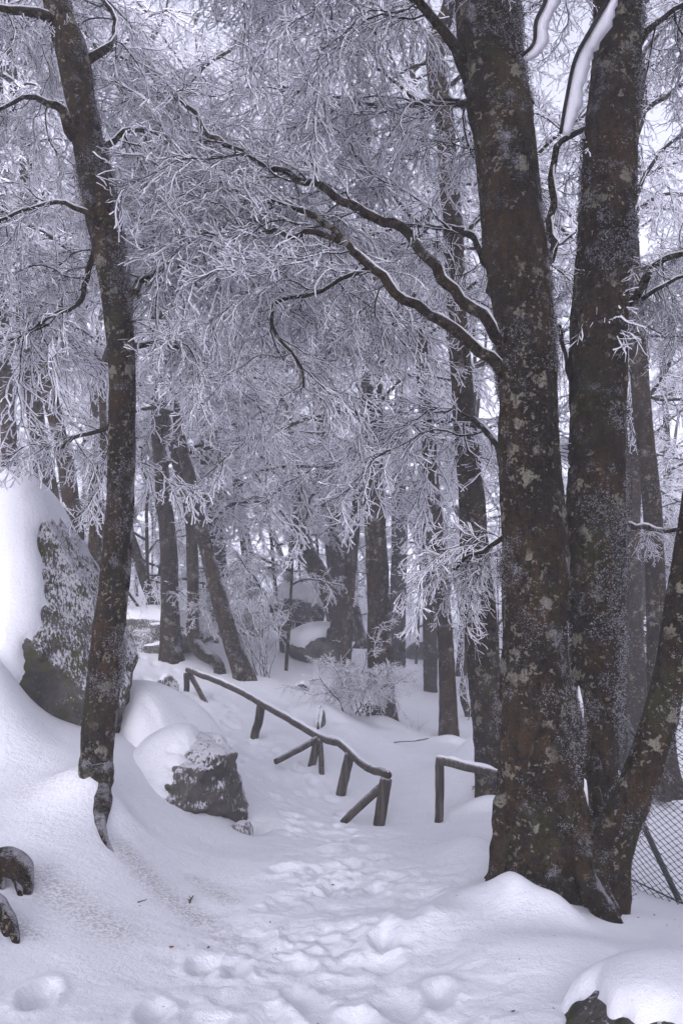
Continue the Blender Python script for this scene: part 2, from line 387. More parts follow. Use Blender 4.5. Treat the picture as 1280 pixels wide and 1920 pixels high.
def ground_z(x, y):
    z = ground_base(x, y)
    for px, py, Y, h, rx, ry in SMOOTH_BUMPS:
        p = W(px, py, Y); z = z + h*np.exp(-((x-p[0])/rx)**2-((y-p[1])/ry)**2)
    near = np.exp(-np.maximum(y-4, 0)/14)
    p3 = np.stack([x, y, np.zeros_like(x)], -1)
    z = z + 0.045*fbm(p3*np.array([0.9, 0.7, 1]), 3, 3)*np.minimum(1, y/6+0.4)*(1+y/25)
    d2 = np.full(x.shape, 1e9)
    for q in PATH[::2]: d2 = np.minimum(d2, (x-q[0])**2+(y-q[1])**2)
    pm = np.exp(-d2/0.36**2)*near; pw = np.exp(-d2/0.58**2)*near
    m = pw > 0.02
    pp = p3[m]
    lump = np.abs(fbm(pp*5.0, 3, 11)); cl = fbm(pp*11, 3, 21); fine = fbm(pp*26, 2, 31)
    mixm = 0.35+0.65*sstep(-0.25, 0.25, fbm(pp*1.6, 2, 51)); z[m] += pw[m]*mixm*(0.062*(0.22-lump) + 0.024*cl + 0.016*fine) - 0.05*pm[m]
    z += 0.004*fbm(p3*np.array([6, 9, 1]), 2, 41)*near
    for sx, sy, a, dep, l, wd in STEPS:
        k = (np.abs(x-sx) < 0.45) & (np.abs(y-sy) < 0.45)
        if not k.any(): continue
        dx, dy = x[k]-sx, y[k]-sy
        u = (dx*math.cos(a)+dy*math.sin(a))/l; v = (-dx*math.sin(a)+dy*math.cos(a))/wd
        r = np.sqrt(u*u+v*v)
        r = r+0.22*fbm(np.stack([x[k]*14, y[k]*14, 0*dx], -1), 2, 61); z[k] += -dep*(1-sstep(0.35, 1.2, r)) + dep*0.25*np.exp(-((r-1.35)/0.3)**2)
    return z
def build_ground():
    rows = np.concatenate([np.linspace(-6, 1.8, 14)[:-1], np.linspace(1.8, 8.5, 400)[:-1], np.geomspace(8.5, 16, 110)[:-1], np.geomspace(16, 260, 90)])
    ua = np.concatenate([np.linspace(-3.2, -0.56, 40)[:-1], np.linspace(-0.56, 0.56, 400)[:-1], np.linspace(0.56, 3.2, 40)])
    Yg, U = np.meshgrid(rows, ua, indexing='ij')
    Xg = U*(np.maximum(Yg, 0)+1.0)*np.where(Yg < 0, 1.6, 1.0)
    Z = ground_z(Xg, Yg)
    n, k = Xg.shape
    i = np.arange(n-1)[:, None]*k; j = np.arange(k-1)[None]
    q = np.stack([i+j, i+j+1, i+k+j+1, i+k+j], -1).reshape(-1, 4)
    mb = MB(); mb.add(np.stack([Xg, Yg, Z], -1).reshape(-1, 3), q)
    me = mb.mesh('snow_ground', [M_SNOW])
    dirt = np.zeros(n*k); x = Xg.ravel(); y = Yg.ravel()
    for a, b, w, s in [((70,1640,4.3),(210,1720,3.9),0.16,0.8),((230,1600,5.0),(380,1720,4.25),0.10,0.9),((380,1720,4.25),(440,1760,3.9),0.07,0.6),
                       ((365,1640,5.0),(430,1680,4.6),0.08,0.7),((140,1490,5.45),(60,1510,5.3),0.16,0.5),((620,1660,4.6),(700,1600,5.4),0.18,0.15),((0,1730,3.8),(60,1755,3.7),0.08,0.8)]:
        A, B = W(*a)[:2], W(*b)[:2]; d = B-A; t = np.clip(((x-A[0])*d[0]+(y-A[1])*d[1])/(d@d), 0, 1)
        r = (x-A[0]-t*d[0])**2+(y-A[1]-t*d[1])**2
        dirt = np.maximum(dirt, s*np.exp(-r/w**2))
    at = me.attributes.new('dirt', 'FLOAT', 'POINT'); at.data.foreach_set('value', dirt.astype(np.float32))
    o = link('snow_ground', me); o['kind'] = 'structure'; return o
build_ground()
def GZ(x, y): return float(ground_z(np.array([float(x)]), np.array([float(y)]))[0])

def hit(px, py, off=0.0):
    """distance at which the sight line through a pixel meets the snow"""
    Y = np.linspace(2.0, 24, 900); p = np.array([W(px, py, y) for y in Y]); d = p[:, 2]-ground_z(p[:, 0].copy(), p[:, 1].copy())
    k = np.nonzero(d < 0)[0]; return float(Y[k[0]] if len(k) else 24)-off

# ------------------------------------------------------------------ rimed twigs: shared meshes
UP = np.array([0, 0, 1.0])
def grow(rng, p, d, length, n, droop, wig):
    P = [p]; st = length/n
    for i in range(n):
        d = unit(d + np.array([0, 0, -droop*st]) + rng.normal(0, wig, 3)*math.sqrt(st))
        p = p + d*st; P.append(p)
    return np.array(P)
def side_dir(rng, T, s, ang, flat=0.25):
    h = np.cross(T, UP)
    h = unit(h if np.linalg.norm(h) > 0.15 else np.array([1.0, 0, 0])*rng.choice([-1, 1]))
    v = np.cross(h, T)
    return unit(T*math.cos(ang) + (h*s + v*rng.normal(0, flat))*math.sin(ang))
def twig_system(mb, rng, p0, d0, L, droop, rime=0.0125, fine=True, r0=0.0068, gap1=0.058, gap2=0.038, droop2=None, ang=(0.5, 1.05), long1=(0.2, 0.5), long2=(0.03, 0.16)):
    droop2 = droop*1.3 if droop2 is None else droop2
    P0 = grow(rng, p0, d0, L, max(5, int(L/0.10)), droop, 0.8)
    tube(mb, P0, np.linspace(r0, r0*0.35, len(P0)), 4 if fine else 3, 0, cap=False)
    blade(mb, P0, rime*1.15, rng, 1, 4, off=r0*0.35)
    n1 = int(L*0.9/gap1); s = 1
    for i in range(n1):
        t = 0.08+0.9*(i+rng.uniform(-.3, .3))/n1; t = min(max(t, 0.03), 0.98)
        f = t*(len(P0)-1); j = min(int(f), len(P0)-2); p = P0[j]+(P0[j+1]-P0[j])*(f-j); T = unit(P0[j+1]-P0[j])
        s = -s
        l1 = L*rng.uniform(*long1)*(1.1-0.65*t)
        P1 = grow(rng, p, side_dir(rng, T, s, rng.uniform(*ang)), l1, max(3, int(l1/(0.07 if fine else 0.12))), droop2, 1.05)
        tube(mb, P1, np.linspace(r0*0.45, r0*0.24, len(P1)), 3, 0, cap=False)
        blade(mb, P1, rime*rng.uniform(0.8, 1.3), rng, 1, 4 if fine else 3, off=r0*0.2)
        n2 = int(l1/gap2); s2 = 1
        for k in range(n2):
            t2 = 0.12+0.88*(k+rng.uniform(0, .6))/max(n2, 1)
            f = min(t2, 0.97)*(len(P1)-1); j = min(int(f), len(P1)-2); p = P1[j]+(P1[j+1]-P1[j])*(f-j); T = unit(P1[j+1]-P1[j])
            s2 = -s2; l2 = rng.uniform(*long2)*(1.1-0.5*t2)
            P2 = grow(rng, p, side_dir(rng, T, s2, rng.uniform(*ang), 0.4), l2, 3 if fine else 2, droop2, 1.2)
            if fine: tube(mb, P2, np.linspace(r0*0.26, r0*0.18, len(P2)), 3, 0, cap=False)
            blade(mb, P2, rime*rng.uniform(0.6, 0.95), rng, 1, 4 if fine else 3, off=0.001)
NAZ = 8
SPRAY = {}
for typ, (L, dr, el, kw) in {'fan': (1.35, 0.25, 0.15, {}), 'hang': (1.45, 1.0, 0.05, dict(ang=(0.45, 0.95), long2=(0.03, 0.20), droop2=1.1)),
                             'weep': (1.2, 3.0, 0.0, dict(ang=(0.3, 0.8), long1=(0.25, 0.5), long2=(0.04, 0.22), droop2=2.0, gap2=0.05))}.items():
    for a in range(NAZ):
        for v in range(1 if typ == 'weep' else 2):
            rng = np.random.default_rng(1000+a*10+v+{'fan': 0, 'hang': 500, 'weep': 900}[typ])
            az = a*2*math.pi/NAZ; mb = MB()
            twig_system(mb, rng, np.zeros(3), np.array([math.cos(az), math.sin(az), el]), L, dr, **kw)
            SPRAY[typ, a, v] = mb.mesh('twig', [M_TWIG, M_RIME], 'bark')
BOUGH = {}
def limb_disp(seed, amt=0.16, sc=9.0):
    return lambda P, d, r, th: r*(1+amt*fbm((P[:, None]+d*r[..., None])*sc, 2, seed))
for a in range(NAZ):
    for v in range(2):
        rng = np.random.default_rng(3000+a*10+v); az = a*2*math.pi/NAZ; mb = MB()
        L = 3.3
        P = grow(rng, np.zeros(3), np.array([math.cos(az), math.sin(az), 0.55]), L, 14, 0.30, 0.33)
        rad = np.linspace(0.042, 0.010, len(P))
        tube(mb, P, rad, 6, 2, cap=False)
        blade(mb, P, 0.030, rng, 1, 4, wind=unit(WIND+UP), off=0.018, thick=0.4)
        s = 1; n = 15
        for i in range(n):
            t = 0.16+0.83*i/(n-1); f = t*(len(P)-1); j = min(int(f), len(P)-2)
            p = P[j]+(P[j+1]-P[j])*(f-j); T = unit(P[j+1]-P[j]); s = -s
            l = rng.uniform(0.8, 1.5)*(1.1-0.4*t)
            twig_system(mb, rng, p, side_dir(rng, T, s, rng.uniform(0.5, 1.1), 0.5) if i < n-1 else T, l, rng.uniform(0.3, 1.3), rime=0.021, fine=False, r0=0.009, gap1=0.08, gap2=0.06)
        BOUGH[a, v] = mb.mesh('branch', [M_TWIG, M_RIME, M_LIMB], 'bark')

RG = random.Random(77)
def put(meshes, name, parent, p, az, scale, tilt=0.0, key=None):
    """an instance of a baked spray or bough, turned no more than half a bin so that its rime still points into the wind"""
    a = int(round(az/(2*math.pi/NAZ))) % NAZ
    res = az - a*2*math.pi/NAZ; res = (res+math.pi) % (2*math.pi) - math.pi
    v = 0 if key == 'weep' else RG.randrange(2)
    me = meshes[(key, a, v)] if key else meshes[(a, v)]
    o = link(name, me, parent)
    ax = Vector((-math.sin(az), math.cos(az), 0))
    M = Matrix.Translation(Vector(p)) @ Matrix.Rotation(-tilt, 4, ax) @ Matrix.Rotation(res, 4, 'Z') @ Matrix.Scale(scale, 4)
    o.matrix_local = M
    return o
def at_t(P, t):
    f = t*(len(P)-1); j = min(int(f), len(P)-2); return P[j]+(P[j+1]-P[j])*(f-j), unit(P[j+1]-P[j])
def dress(branch, P, root, n, t0=0.2, sc=(0.7, 1.1), hang=0.5, spread=(0.5, 1.2), tip=True, lean=None, weep=0.12):
    """twigs along a limb (points in world space) as children of the branch"""
    s = 1
    for i in range(n):
        t = t0+(1-t0)*(i+RG.uniform(0, .8))/n; t = min(t, 0.99)
        p, T = at_t(P, t); s = -s
        az = math.atan2(T[1], T[0]) + s*RG.uniform(*spread)
        if lean is not None and RG.random() < 0.45: az = lean + RG.gauss(0, 0.5)
        if math.sin(az) < 0.1: az = -az if math.sin(az) < -0.1 else math.pi-0.5 if math.cos(az) < 0 else 0.5
        put(SPRAY, 'twig', branch, local(p, root), az, RG.uniform(*sc), RG.gauss(0.0, 0.38), ('weep' if RG.random() < weep else 'hang') if RG.random() < hang else 'fan')
    if tip:
        p, T = at_t(P, 1.0); put(SPRAY, 'twig', branch, local(p, root), math.atan2(abs(T[1])+0.15, T[0]), sc[0], 0.0, 'fan')

# ------------------------------------------------------------------ trunks
def trunk_mesh(pts, root, bark, k=40, step=0.03, flare=0.0, lobes=5, seed=0, rough=1.0, below=0.35):
    """pts: (px, py, width px, distance) from the base upwards"""
    rows = []
    for px, py, w, Y in pts:
        p = W(px, py, Y); rows.append([*p, wid(w, py, Y)/2])
    rows = np.array(rows)
    d = rows[0]-rows[1]; d[:3] = unit(d[:3]); b = rows[0].copy(); b[:3] += np.array([d[0]*0.3, d[1]*0.3, -1.0])*below; rows = np.vstack([b, rows])
    S = spline(rows, step); P = S[:, :3]; rad = np.maximum(S[:, 3], 0.006)
    base = rows[1][2]
    rn = np.random.default_rng(seed); ph = rn.uniform(0, 6.28, 4)
    def disp(P, d, r, th):
        Q = P[:, None]+d*r[..., None]
        o = 1+rough*(0.11*fbm(Q*np.array([3.5, 3.5, 1.6]), 3, seed)+0.075*fbm(Q*np.array([16, 16, 6]), 3, seed+9)+0.03*fbm(Q*np.array([45, 45, 25]), 2, seed+19))
        if flare:
            h = np.maximum(P[:, 2]-base, -0.2)[:, None]; e = np.exp(-h/0.28)
            lob = 0.5+0.5*np.cos(lobes*th[None]+ph[0]+h*1.5); lob = lob*(0.7+0.3*np.cos(2*th[None]+ph[1]))
            o = o+flare*e*lob+0.05*rough*np.cos(lobes*th[None]+ph[0]+h*1.2)*np.exp(-h/1.2)
        return r*o
    mb = MB(); V = tube(mb, P-np.array(root.location), rad, k, 0, None, True) if False else None
    V = tube(mb, P, rad, k, 0, disp, True)
    mb.v = [v-np.array(root.location) for v in mb.v]
    return mb.mesh('trunk', [bark]), P, rad, V
def limb(root, pts, k=10, seed=1, bark=None, snow=0.3, name='branch', step=0.06, rough=0.16, slim=1.0):
    """pts: (px, py, width px, distance); returns the object and its points"""
    rows = np.array([[*W(px, py, Y), wid(w*slim, py, Y)/2] for px, py, w, Y in pts])
    S = spline(rows, step); P = S[:, :3]; rad = np.maximum(S[:, 3], 0.004)
    rng = np.random.default_rng(seed)
    P = P + (0.35*rad[:, None]+0.034*(name == 'branch'))*np.stack([fbm(P*6+i*31, 3, seed+i) for i in range(3)], -1)
    mb = MB(); tube(mb, P, rad, k, 0, limb_disp(seed, rough), True)
    if snow > 0:   # snow lying on the upper side, broken in places
        w = rad*2*0.42*snow
        up = unit(UP+WIND*0.5)
        n0 = 0
        keep = fbm(P*3.1, 2, seed+5) > -0.25
        i = 0
        while i < len(P)-3:
            if keep[i]:
                j = i
                while j < len(P) and keep[j]: j += 1
                if j-i >= 3:
                    T = unit(np.gradient(P[i:j], axis=0)); b = unit(up[None]-T*(T@up)[:, None])
                    blade(mb, P[i:j]+b*(rad[i:j]*0.72)[:, None], float(np.mean(w[i:j]))+0.012, rng, 1, 4, 0.55, up, 0.0, False)
                i = j
            else: i += 1
    mb.v = [v-np.array(root.location) for v in mb.v]
    o = link(name, mb.mesh(name, [bark or M_LIMB, M_RIME]), root)
    return o, P
def tufts(V, root, n, seed, wind=0.6, size=(0.003, 0.008), name='frosted_lichen', zlim=None, zone=1.0):
    """leafy lichen and moss on a trunk, furred with frost: small flakes standing off the bark"""
    rng = np.random.default_rng(seed); nr, k, _ = V.shape
    C = V.mean(1, keepdims=True); D = unit(V-C)
    mask = fbm(V*np.array([3.2, 3.2, 2.4]), 3, seed+3)*1.5 + 0.9*fbm(V*np.array([11, 11, 9]), 3, seed+8) + wind*(D@unit(np.array([0.9, 0.2, 0.1]))) - 0.25
    pr = sstep(0.05, 0.3, mask)
    if zlim: pr = pr*((V[..., 2] > zlim[0]) & (V[..., 2] < zlim[1]))
    pr = pr.ravel(); pr /= pr.sum()
    idx = rng.choice(nr*k, n, p=pr)
    p = V.reshape(-1, 3)[idx]; d = D.reshape(-1, 3)[idx]
    mb = MB()
    p = p + rng.normal(0, 0.010, p.shape)
    for f in range(4):
        s = rng.uniform(*size, n)[:, None]
        a = unit(d*0.9 + rng.normal(0, 0.7, p.shape)); b = unit(np.cross(a, rng.normal(0, 1, p.shape)))
        q = p + rng.normal(0, 0.006, p.shape); c = np.cross(a, b)
        V4 = np.stack([q-b*s*.45, q+a*s*.6-b*s*.5, q+a*s*1.1+c*s*.3, q+a*s*.5+b*s*.6+c*s*.2], 1)
        dark = rng.random(n) < 0.45
        for mi, sel in ((0, ~dark), (1, dark)):
            vv = V4[sel].reshape(-1, 3); mb.add(vv, np.arange(len(vv)).reshape(-1, 4), None, mi)
    mb.v = [v-np.array(root.location) for v in mb.v]
    o = link(name, mb.mesh(name, [M_FROST, M_TUFT], False), root); o['kind'] = 'stuff'; return o

# hero clump on the right
root = thing('beech_tree', 'thick lichen-spotted beech with three stems from one base on the right', 'tree', tuple(W(1030, 1690, 4.5)))
HERO = root
A_ = [(1012,1690,165,4.55),(1012,1600,158,4.6),(1010,1500,156,4.6),(1010,1400,150,4.6),(1006,1330,148,4.6),(1000,1200,126,4.6),(998,1000,120,4.6),(992,820,110,4.6),
      (984,640,112,4.6),(970,500,114,4.6),(948,300,111,4.6),(927,150,115,4.6),(913,0,117,4.6),(895,-250,110,4.65),(885,-600,95,4.8),(880,-1200,70,5.0),(870,-1900,30,5.2)]
B_ = [(1112,1680,95,4.75),(1112,1560,82,4.8),(1116,1400,86,4.85),(1118,1250,94,4.9),(1116,1000,106,4.9),(1118,800,102,4.9),(1122,600,98,4.9),(1136,400,99,4.9),(1147,200,93,4.9),
      (1158,0,86,4.9),(1170,-250,80,4.95),(1185,-700,62,5.1),(1200,-1300,40,5.3)]
C_ = [(1125,1690,95,4.42),(1145,1590,78,4.42),(1180,1500,70,4.42),(1210,1430,66,4.42),(1240,1330,62,4.45),(1262,1210,56,4.5),(1280,1080,50,4.55),(1305,900,46,4.6),(1340,600,40,4.7),(1370,200,30,4.8),(1390,-200,16,5.0)]
me, PA, rA, VA = trunk_mesh(A_, root, M_BARK, 72, 0.02, 0.42, 5, 11); link('trunk', me, root)
me, PB, rB, VB = trunk_mesh(B_, root, M_BARK, 60, 0.02, 0.30, 4, 23); link('trunk', me, root)
me, PC, rC, VC = trunk_mesh(C_, root, M_BARK, 48, 0.02, 0.35, 3, 31); link('trunk', me, root)
tufts(VA, root, 17000, 5, 0.35, zlim=(-0.2, 6)); tufts(VB, root, 21000, 6, 0.5, (0.004, 0.010), zlim=(0.2, 6)); tufts(VC, root, 2500, 7, 0.2, zlim=(-0.2, 4))
# roots that run into the snow
for i, pts in enumerate([[(965,1400,24,4.6),(946,1530,40,4.52),(930,1610,34,4.44),(918,1680,22,4.34),(904,1730,10,4.26)],
                         [(1060,1380,24,4.6),(1080,1540,44,4.48),(1096,1630,48,4.34),(1122,1695,46,4.22),(1150,1735,34,4.14),(1180,1770,22,4.12)],
                         [(1030,1400,24,4.6),(1034,1540,50,4.50),(1038,1620,46,4.40),(1040,1670,34,4.32),(1046,1720,18,4.22)],
                         [(990,1440,24,4.6),(985,1560,40,4.50),(980,1640,32,4.40),(974,1700,18,4.30)],
                         [(1112,1420,24,4.75),(1110,1560,50,4.58),(1122,1650,40,4.40),(1150,1715,24,4.22)]]):
    o, P = limb(root, pts, 18, 50+i, M_BARK, 0.0, 'root', 0.02, 0.4)
def hl(pts, seed, n, **kw):
    k = kw.pop('k', 12); sn = kw.pop('snow', 0.28)
    o, P = limb(HERO, pts, k, seed, M_LIMB, sn, slim=0.62); dress(o, P, HERO, n, **kw); return P
L1 = hl([(975,680,40,4.62),(925,625,36,4.55),(870,560,33,4.6),(812,502,31,4.7),(772,442,29,4.8),(738,416,29,4.85),(690,412,28,4.9),(645,378,25,5.0),(600,350,21,5.05),(540,325,19,5.3),(480,302,17,5.5),
         (430,275,15,5.7),(385,252,14,5.9),(366,215,12,6.0),(330,170,11,6.1),(280,135,9,6.2),(225,110,7,6.3)], 61, 27, t0=0.3, hang=0.5, lean=2.2, sc=(0.6, 1.0))
L2 = hl([(985,735,40,4.62),(935,682,36,4.5),(862,630,33,4.5),(800,585,29,4.5),(742,546,27,4.5),(690,490,25,4.6),(640,446,21,4.75),(590,410,19,4.95),(540,391,16,5.15),(490,375,13,5.4),(430,366,10,5.7),(385,369,7,5.9),(340,330,5,6.1)], 62, 27, t0=0.25, hang=0.75, lean=2.4, sc=(0.6, 1.0))
L3 = hl([(640,455,16,4.75),(590,430,17,4.8),(540,440,15,4.9),(505,432,12,5.05),(470,440,9,5.2),(400,458,7,5.6),(320,462,5,6.0),(240,465,4,6.4)], 63, 15, t0=0.15, hang=0.8, lean=2.2, sc=(0.6, 0.95))
L4 = hl([(690,508,12,4.6),(640,525,12,4.65),(600,545,11,4.75),(540,560,11,4.9),(508,578,12,5.0),(504,610,11,5.0),(530,640,9,5.0),(560,690,8,5.0),(572,725,6,5.0)], 64, 12, t0=0.2, hang=0.9, lean=2.4, sc=(0.5, 0.85))
L5 = hl([(960,1000,18,4.62),(915,1022,13,4.75),(880,1040,9,4.9),(845,1065,7,5.05)], 65, 16, t0=0.1, hang=1.0, weep=0.9, sc=(0.3, 0.55), tip=False, spread=(0.0, 0.8))
L6 = hl([(1035,490,26,4.65),(1032,430,24,4.75),(1034,370,22,4.85),(1040,300,20,4.95),(1052,265,18,5.0),(1095,240,16,5.0),(1125,225,12,4.95)], 66, 0, t0=0.4, hang=0.5, tip=False)
L7 = hl([(880,150,46,4.6),(850,90,36,4.5),(820,40,30,4.4),(790,10,26,4.3),(740,-40,20,4.5),(660,-90,14,4.7),(560,-120,9,4.9),(450,-130,6,5.1)], 67, 19, t0=0.15, hang=0.8, lean=2.2, sc=(0.6, 0.95))
L8 = hl([(1160,590,22,4.9),(1190,560,26,4.85),(1215,520,22,4.8),(1245,490,18,4.75),(1300,465,15,4.7),(1380,430,10,4.6)], 68, 9, t0=0.2, hang=0.6, sc=(0.5, 0.9))
L9 = hl([(1200,560,14,4.8),(1250,530,11,4.7),(1300,515,8,4.6)], 69, 4, t0=0.2, hang=0.8, sc=(0.4, 0.7))
L10 = hl([(985,600,28,4.9),(1045,620,16,5.2),(1060,680,12,5.5),(1075,760,9,5.7)], 70, 4, t0=0.5, hang=0.8, sc=(0.5, 0.7))
L11 = hl([(945,320,30,4.75),(890,220,26,5.2),(840,190,22,5.6),(740,200,17,6.0),(620,185,12,6.4),(520,160,7,6.8)], 71, 19, t0=0.2, hang=0.4)
L12 = hl([(930,-100,40,4.6),(880,-200,30,4.6),(800,-260,22,4.9),(700,-300,14,5.2),(560,-300,9,5.5)], 72, 14, t0=0.2, hang=0.9, lean=2.2)
L13 = hl([(960,640,20,4.7),(900,470,20,5.2),(850,430,18,5.6),(790,420,12,6.0),(700,440,7,6.4)], 73, 11, t0=0.25, hang=0.6)
L14 = hl([(1165,150,26,4.9),(1210,60,20,4.9),(1260,20,14,4.8),(1340,-30,9,4.8)], 74, 11, t0=0.5, hang=0.5)
L15 = hl([(975,930,22,4.7),(900,800,18,5.4),(850,790,15,6.0),(760,800,10,6.6),(680,830,6,7.0)], 75, 12, t0=0.2, hang=0.9)
L16 = hl([(1160,980,18,4.95),(1200,990,16,5.2),(1250,992,14,5.4),(1330,985,9,5.6)], 76, 5, t0=0.15, hang=0.6, sc=(0.22, 0.4))
L17 = hl([(1190,-80,26,4.95),(1100,-120,22,4.7),(1060,-100,16,4.5),(1040,-60,10,4.4)], 77, 5, t0=0.3, hang=1.0, sc=(0.5, 0.9))
# two broad plates of rime between the stems
for i, (pts, w) in enumerate([([(1050,250,7,4.6),(1062,180,7,4.58),(1078,110,8,4.55),(1110,50,9,4.5),(1150,-20,10,4.5)], 0.11),
                              ([(978,105,6,4.45),(1000,80,7,4.45),(1004,40,8,4.45),(1022,0,9,4.45),(1030,-60,10,4.45)], 0.085)]):
    rows = np.array([[*W(a, b, Y), wid(c, b, Y)/2] for a, b, c, Y in pts]); S = spline(rows, 0.03); rng = np.random.default_rng(90+i)
    mb = MB(); tube(mb, S[:, :3], S[:, 3], 6, 0); blade(mb, S[:, :3], w, rng, 1, 4, 0.05, unit(np.array([0.93, 0.25, 0.2])), 0.004, jit=(0.86, 1.1))
    mb.v = [v-np.array(root.location) for v in mb.v]
    link('branch', mb.mesh('branch', [M_TWIG, M_RIME]), root)

# snow lodged in the forks of the clump
def fork_snow(px, py, Y, size, seed):
    import bmesh
    bm = bmesh.new(); bmesh.ops.create_icosphere(bm, subdivisions=3, radius=1)
    v = np.array([x.co[:] for x in bm.verts]); f = np.array([[y.index for y in x.verts] for x in bm.faces]); bm.free()
    v = v*(1+0.35*fbm(v*1.6+seed, 3, seed))[:, None]*np.array(size)+W(px, py, Y)-np.array(HERO.location)
    mb = MB(); mb.add(v, None, f); link('lodged_snow', mb.mesh('lodged_snow', [M_SNOW]), HERO)
fork_snow(1124, 1592, 4.44, (0.05, 0.06, 0.06), 3); fork_snow(1085, 1330, 4.62, (0.02, 0.05, 0.12), 4); fork_snow(1092, 1500, 4.56, (0.025, 0.05, 0.14), 5)

# leaning beech on the left
LT = thing('beech_tree', 'single slender dark beech with curving trunk in front of the mossy boulder', 'tree', tuple(W(182, 1480, 5.5)))
T_ = [(186,1500,44,5.5),(184,1450,54,5.5),(184,1400,64,5.5),(194,1300,64,5.5),(203,1200,58,5.5),(214,1100,54,5.5),(221,1000,50,5.5),(227,900,50,5.5),(229,700,50,5.5),(222,600,54,5.5),(210,500,56,5.5),
      (191,400,60,5.5),(172,300,60,5.5),(153,200,54,5.5),(136,100,58,5.5),(104,0,46,5.5),(80,-150,42,5.5),(60,-400,36,5.6),(60,-800,26,5.8),(70,-1300,12,6.0)]
me, PT, rT, VT = trunk_mesh(T_, LT, M_BARK, 48, 0.025, 0.15, 3, 41); link('trunk', me, LT)
tufts(VT, LT, 14000, 8, 0.6, zlim=(0.9, 7))
for i, pts in enumerate([[(188,1360,30,5.52),(184,1430,54,5.47),(184,1480,46,5.40),(187,1515,36,hit(187,1515,.0)),(191,1545,26,hit(190,1545,.01)),(196,1572,15,hit(196,1572,.012)),(208,1594,9,hit(208,1594,0)),(220,1612,6,hit(220,1612,-.06))],
                         [(180,1380,24,5.52),(166,1425,36,5.44),(156,1455,26,5.36),(152,1480,14,5.32),(150,1500,8,5.36)]]):
    limb(LT, pts, 16, 130+i, M_BARK, 0.0, 'root', 0.02, 0.28)
def ll(pts, seed, n, **kw):
    k = kw.pop('k', 10); sn = kw.pop('snow', 0.28)
    o, P = limb(LT, pts, k, seed, M_LIMB, sn, slim=0.8); dress(o, P, LT, n, **kw); return P
ll([(145,260,34,5.45),(118,215,22,5.4),(90,192,16,5.4),(45,182,10,5.4),(0,212,7,5.4),(-60,240,5,5.4)], 141, 11, t0=0.3, hang=0.4, lean=2.4, sc=(0.4, 0.7))
ll([(110,40,34,5.5),(85,38,24,5.4),(45,25,20,5.3),(0,18,14,5.2),(-80,0,8,5.1)], 142, 12, t0=0.2, hang=0.4, sc=(0.4, 0.7), lean=2.2)
ll([(195,420,20,5.42),(170,400,14,5.4),(120,385,10,5.4),(60,390,8,5.4),(-30,420,5,5.4)], 143, 12, t0=0.3, hang=0.7, lean=2.6, sc=(0.4, 0.75))
ll([(200,420,16,5.6),(150,560,12,5.7),(90,600,9,5.8),(20,640,6,5.9)], 144, 9, t0=0.15, hang=0.7)
ll([(235,560,22,5.5),(280,520,16,5.7),(330,500,11,5.9),(400,520,7,6.1),(470,560,4,6.3)], 145, 12, t0=0.15, hang=0.9, lean=1.2, sc=(0.6, 1.0))
ll([(150,120,26,5.5),(200,95,18,5.6),(215,70,13,5.7),(210,30,10,5.8),(180,-20,7,5.9)], 146, 7, t0=0.3, hang=0.3)
ll([(90,-150,26,5.5),(150,-220,20,5.7),(240,-250,14,5.8),(350,-240,9,5.9),(460,-200,5,6.0)], 147, 14, t0=0.3, hang=0.9, lean=1.2)
ll([(230,740,18,5.55),(200,800,12,5.8),(150,820,9,6.0),(90,850,6,6.2)], 148, 7, t0=0.2, hang=0.9, sc=(0.5, 0.9))
ll([(235,650,18,5.5),(280,640,13,5.7),(330,650,9,5.9),(380,690,5,6.1)], 149, 8, t0=0.2, hang=1.0, lean=1.0, sc=(0.6, 0.9))
ll([(170,300,20,5.5),(230,250,14,5.7),(300,240,10,6.0),(380,250,6,6.3)], 150, 9, t0=0.2, hang=0.7)

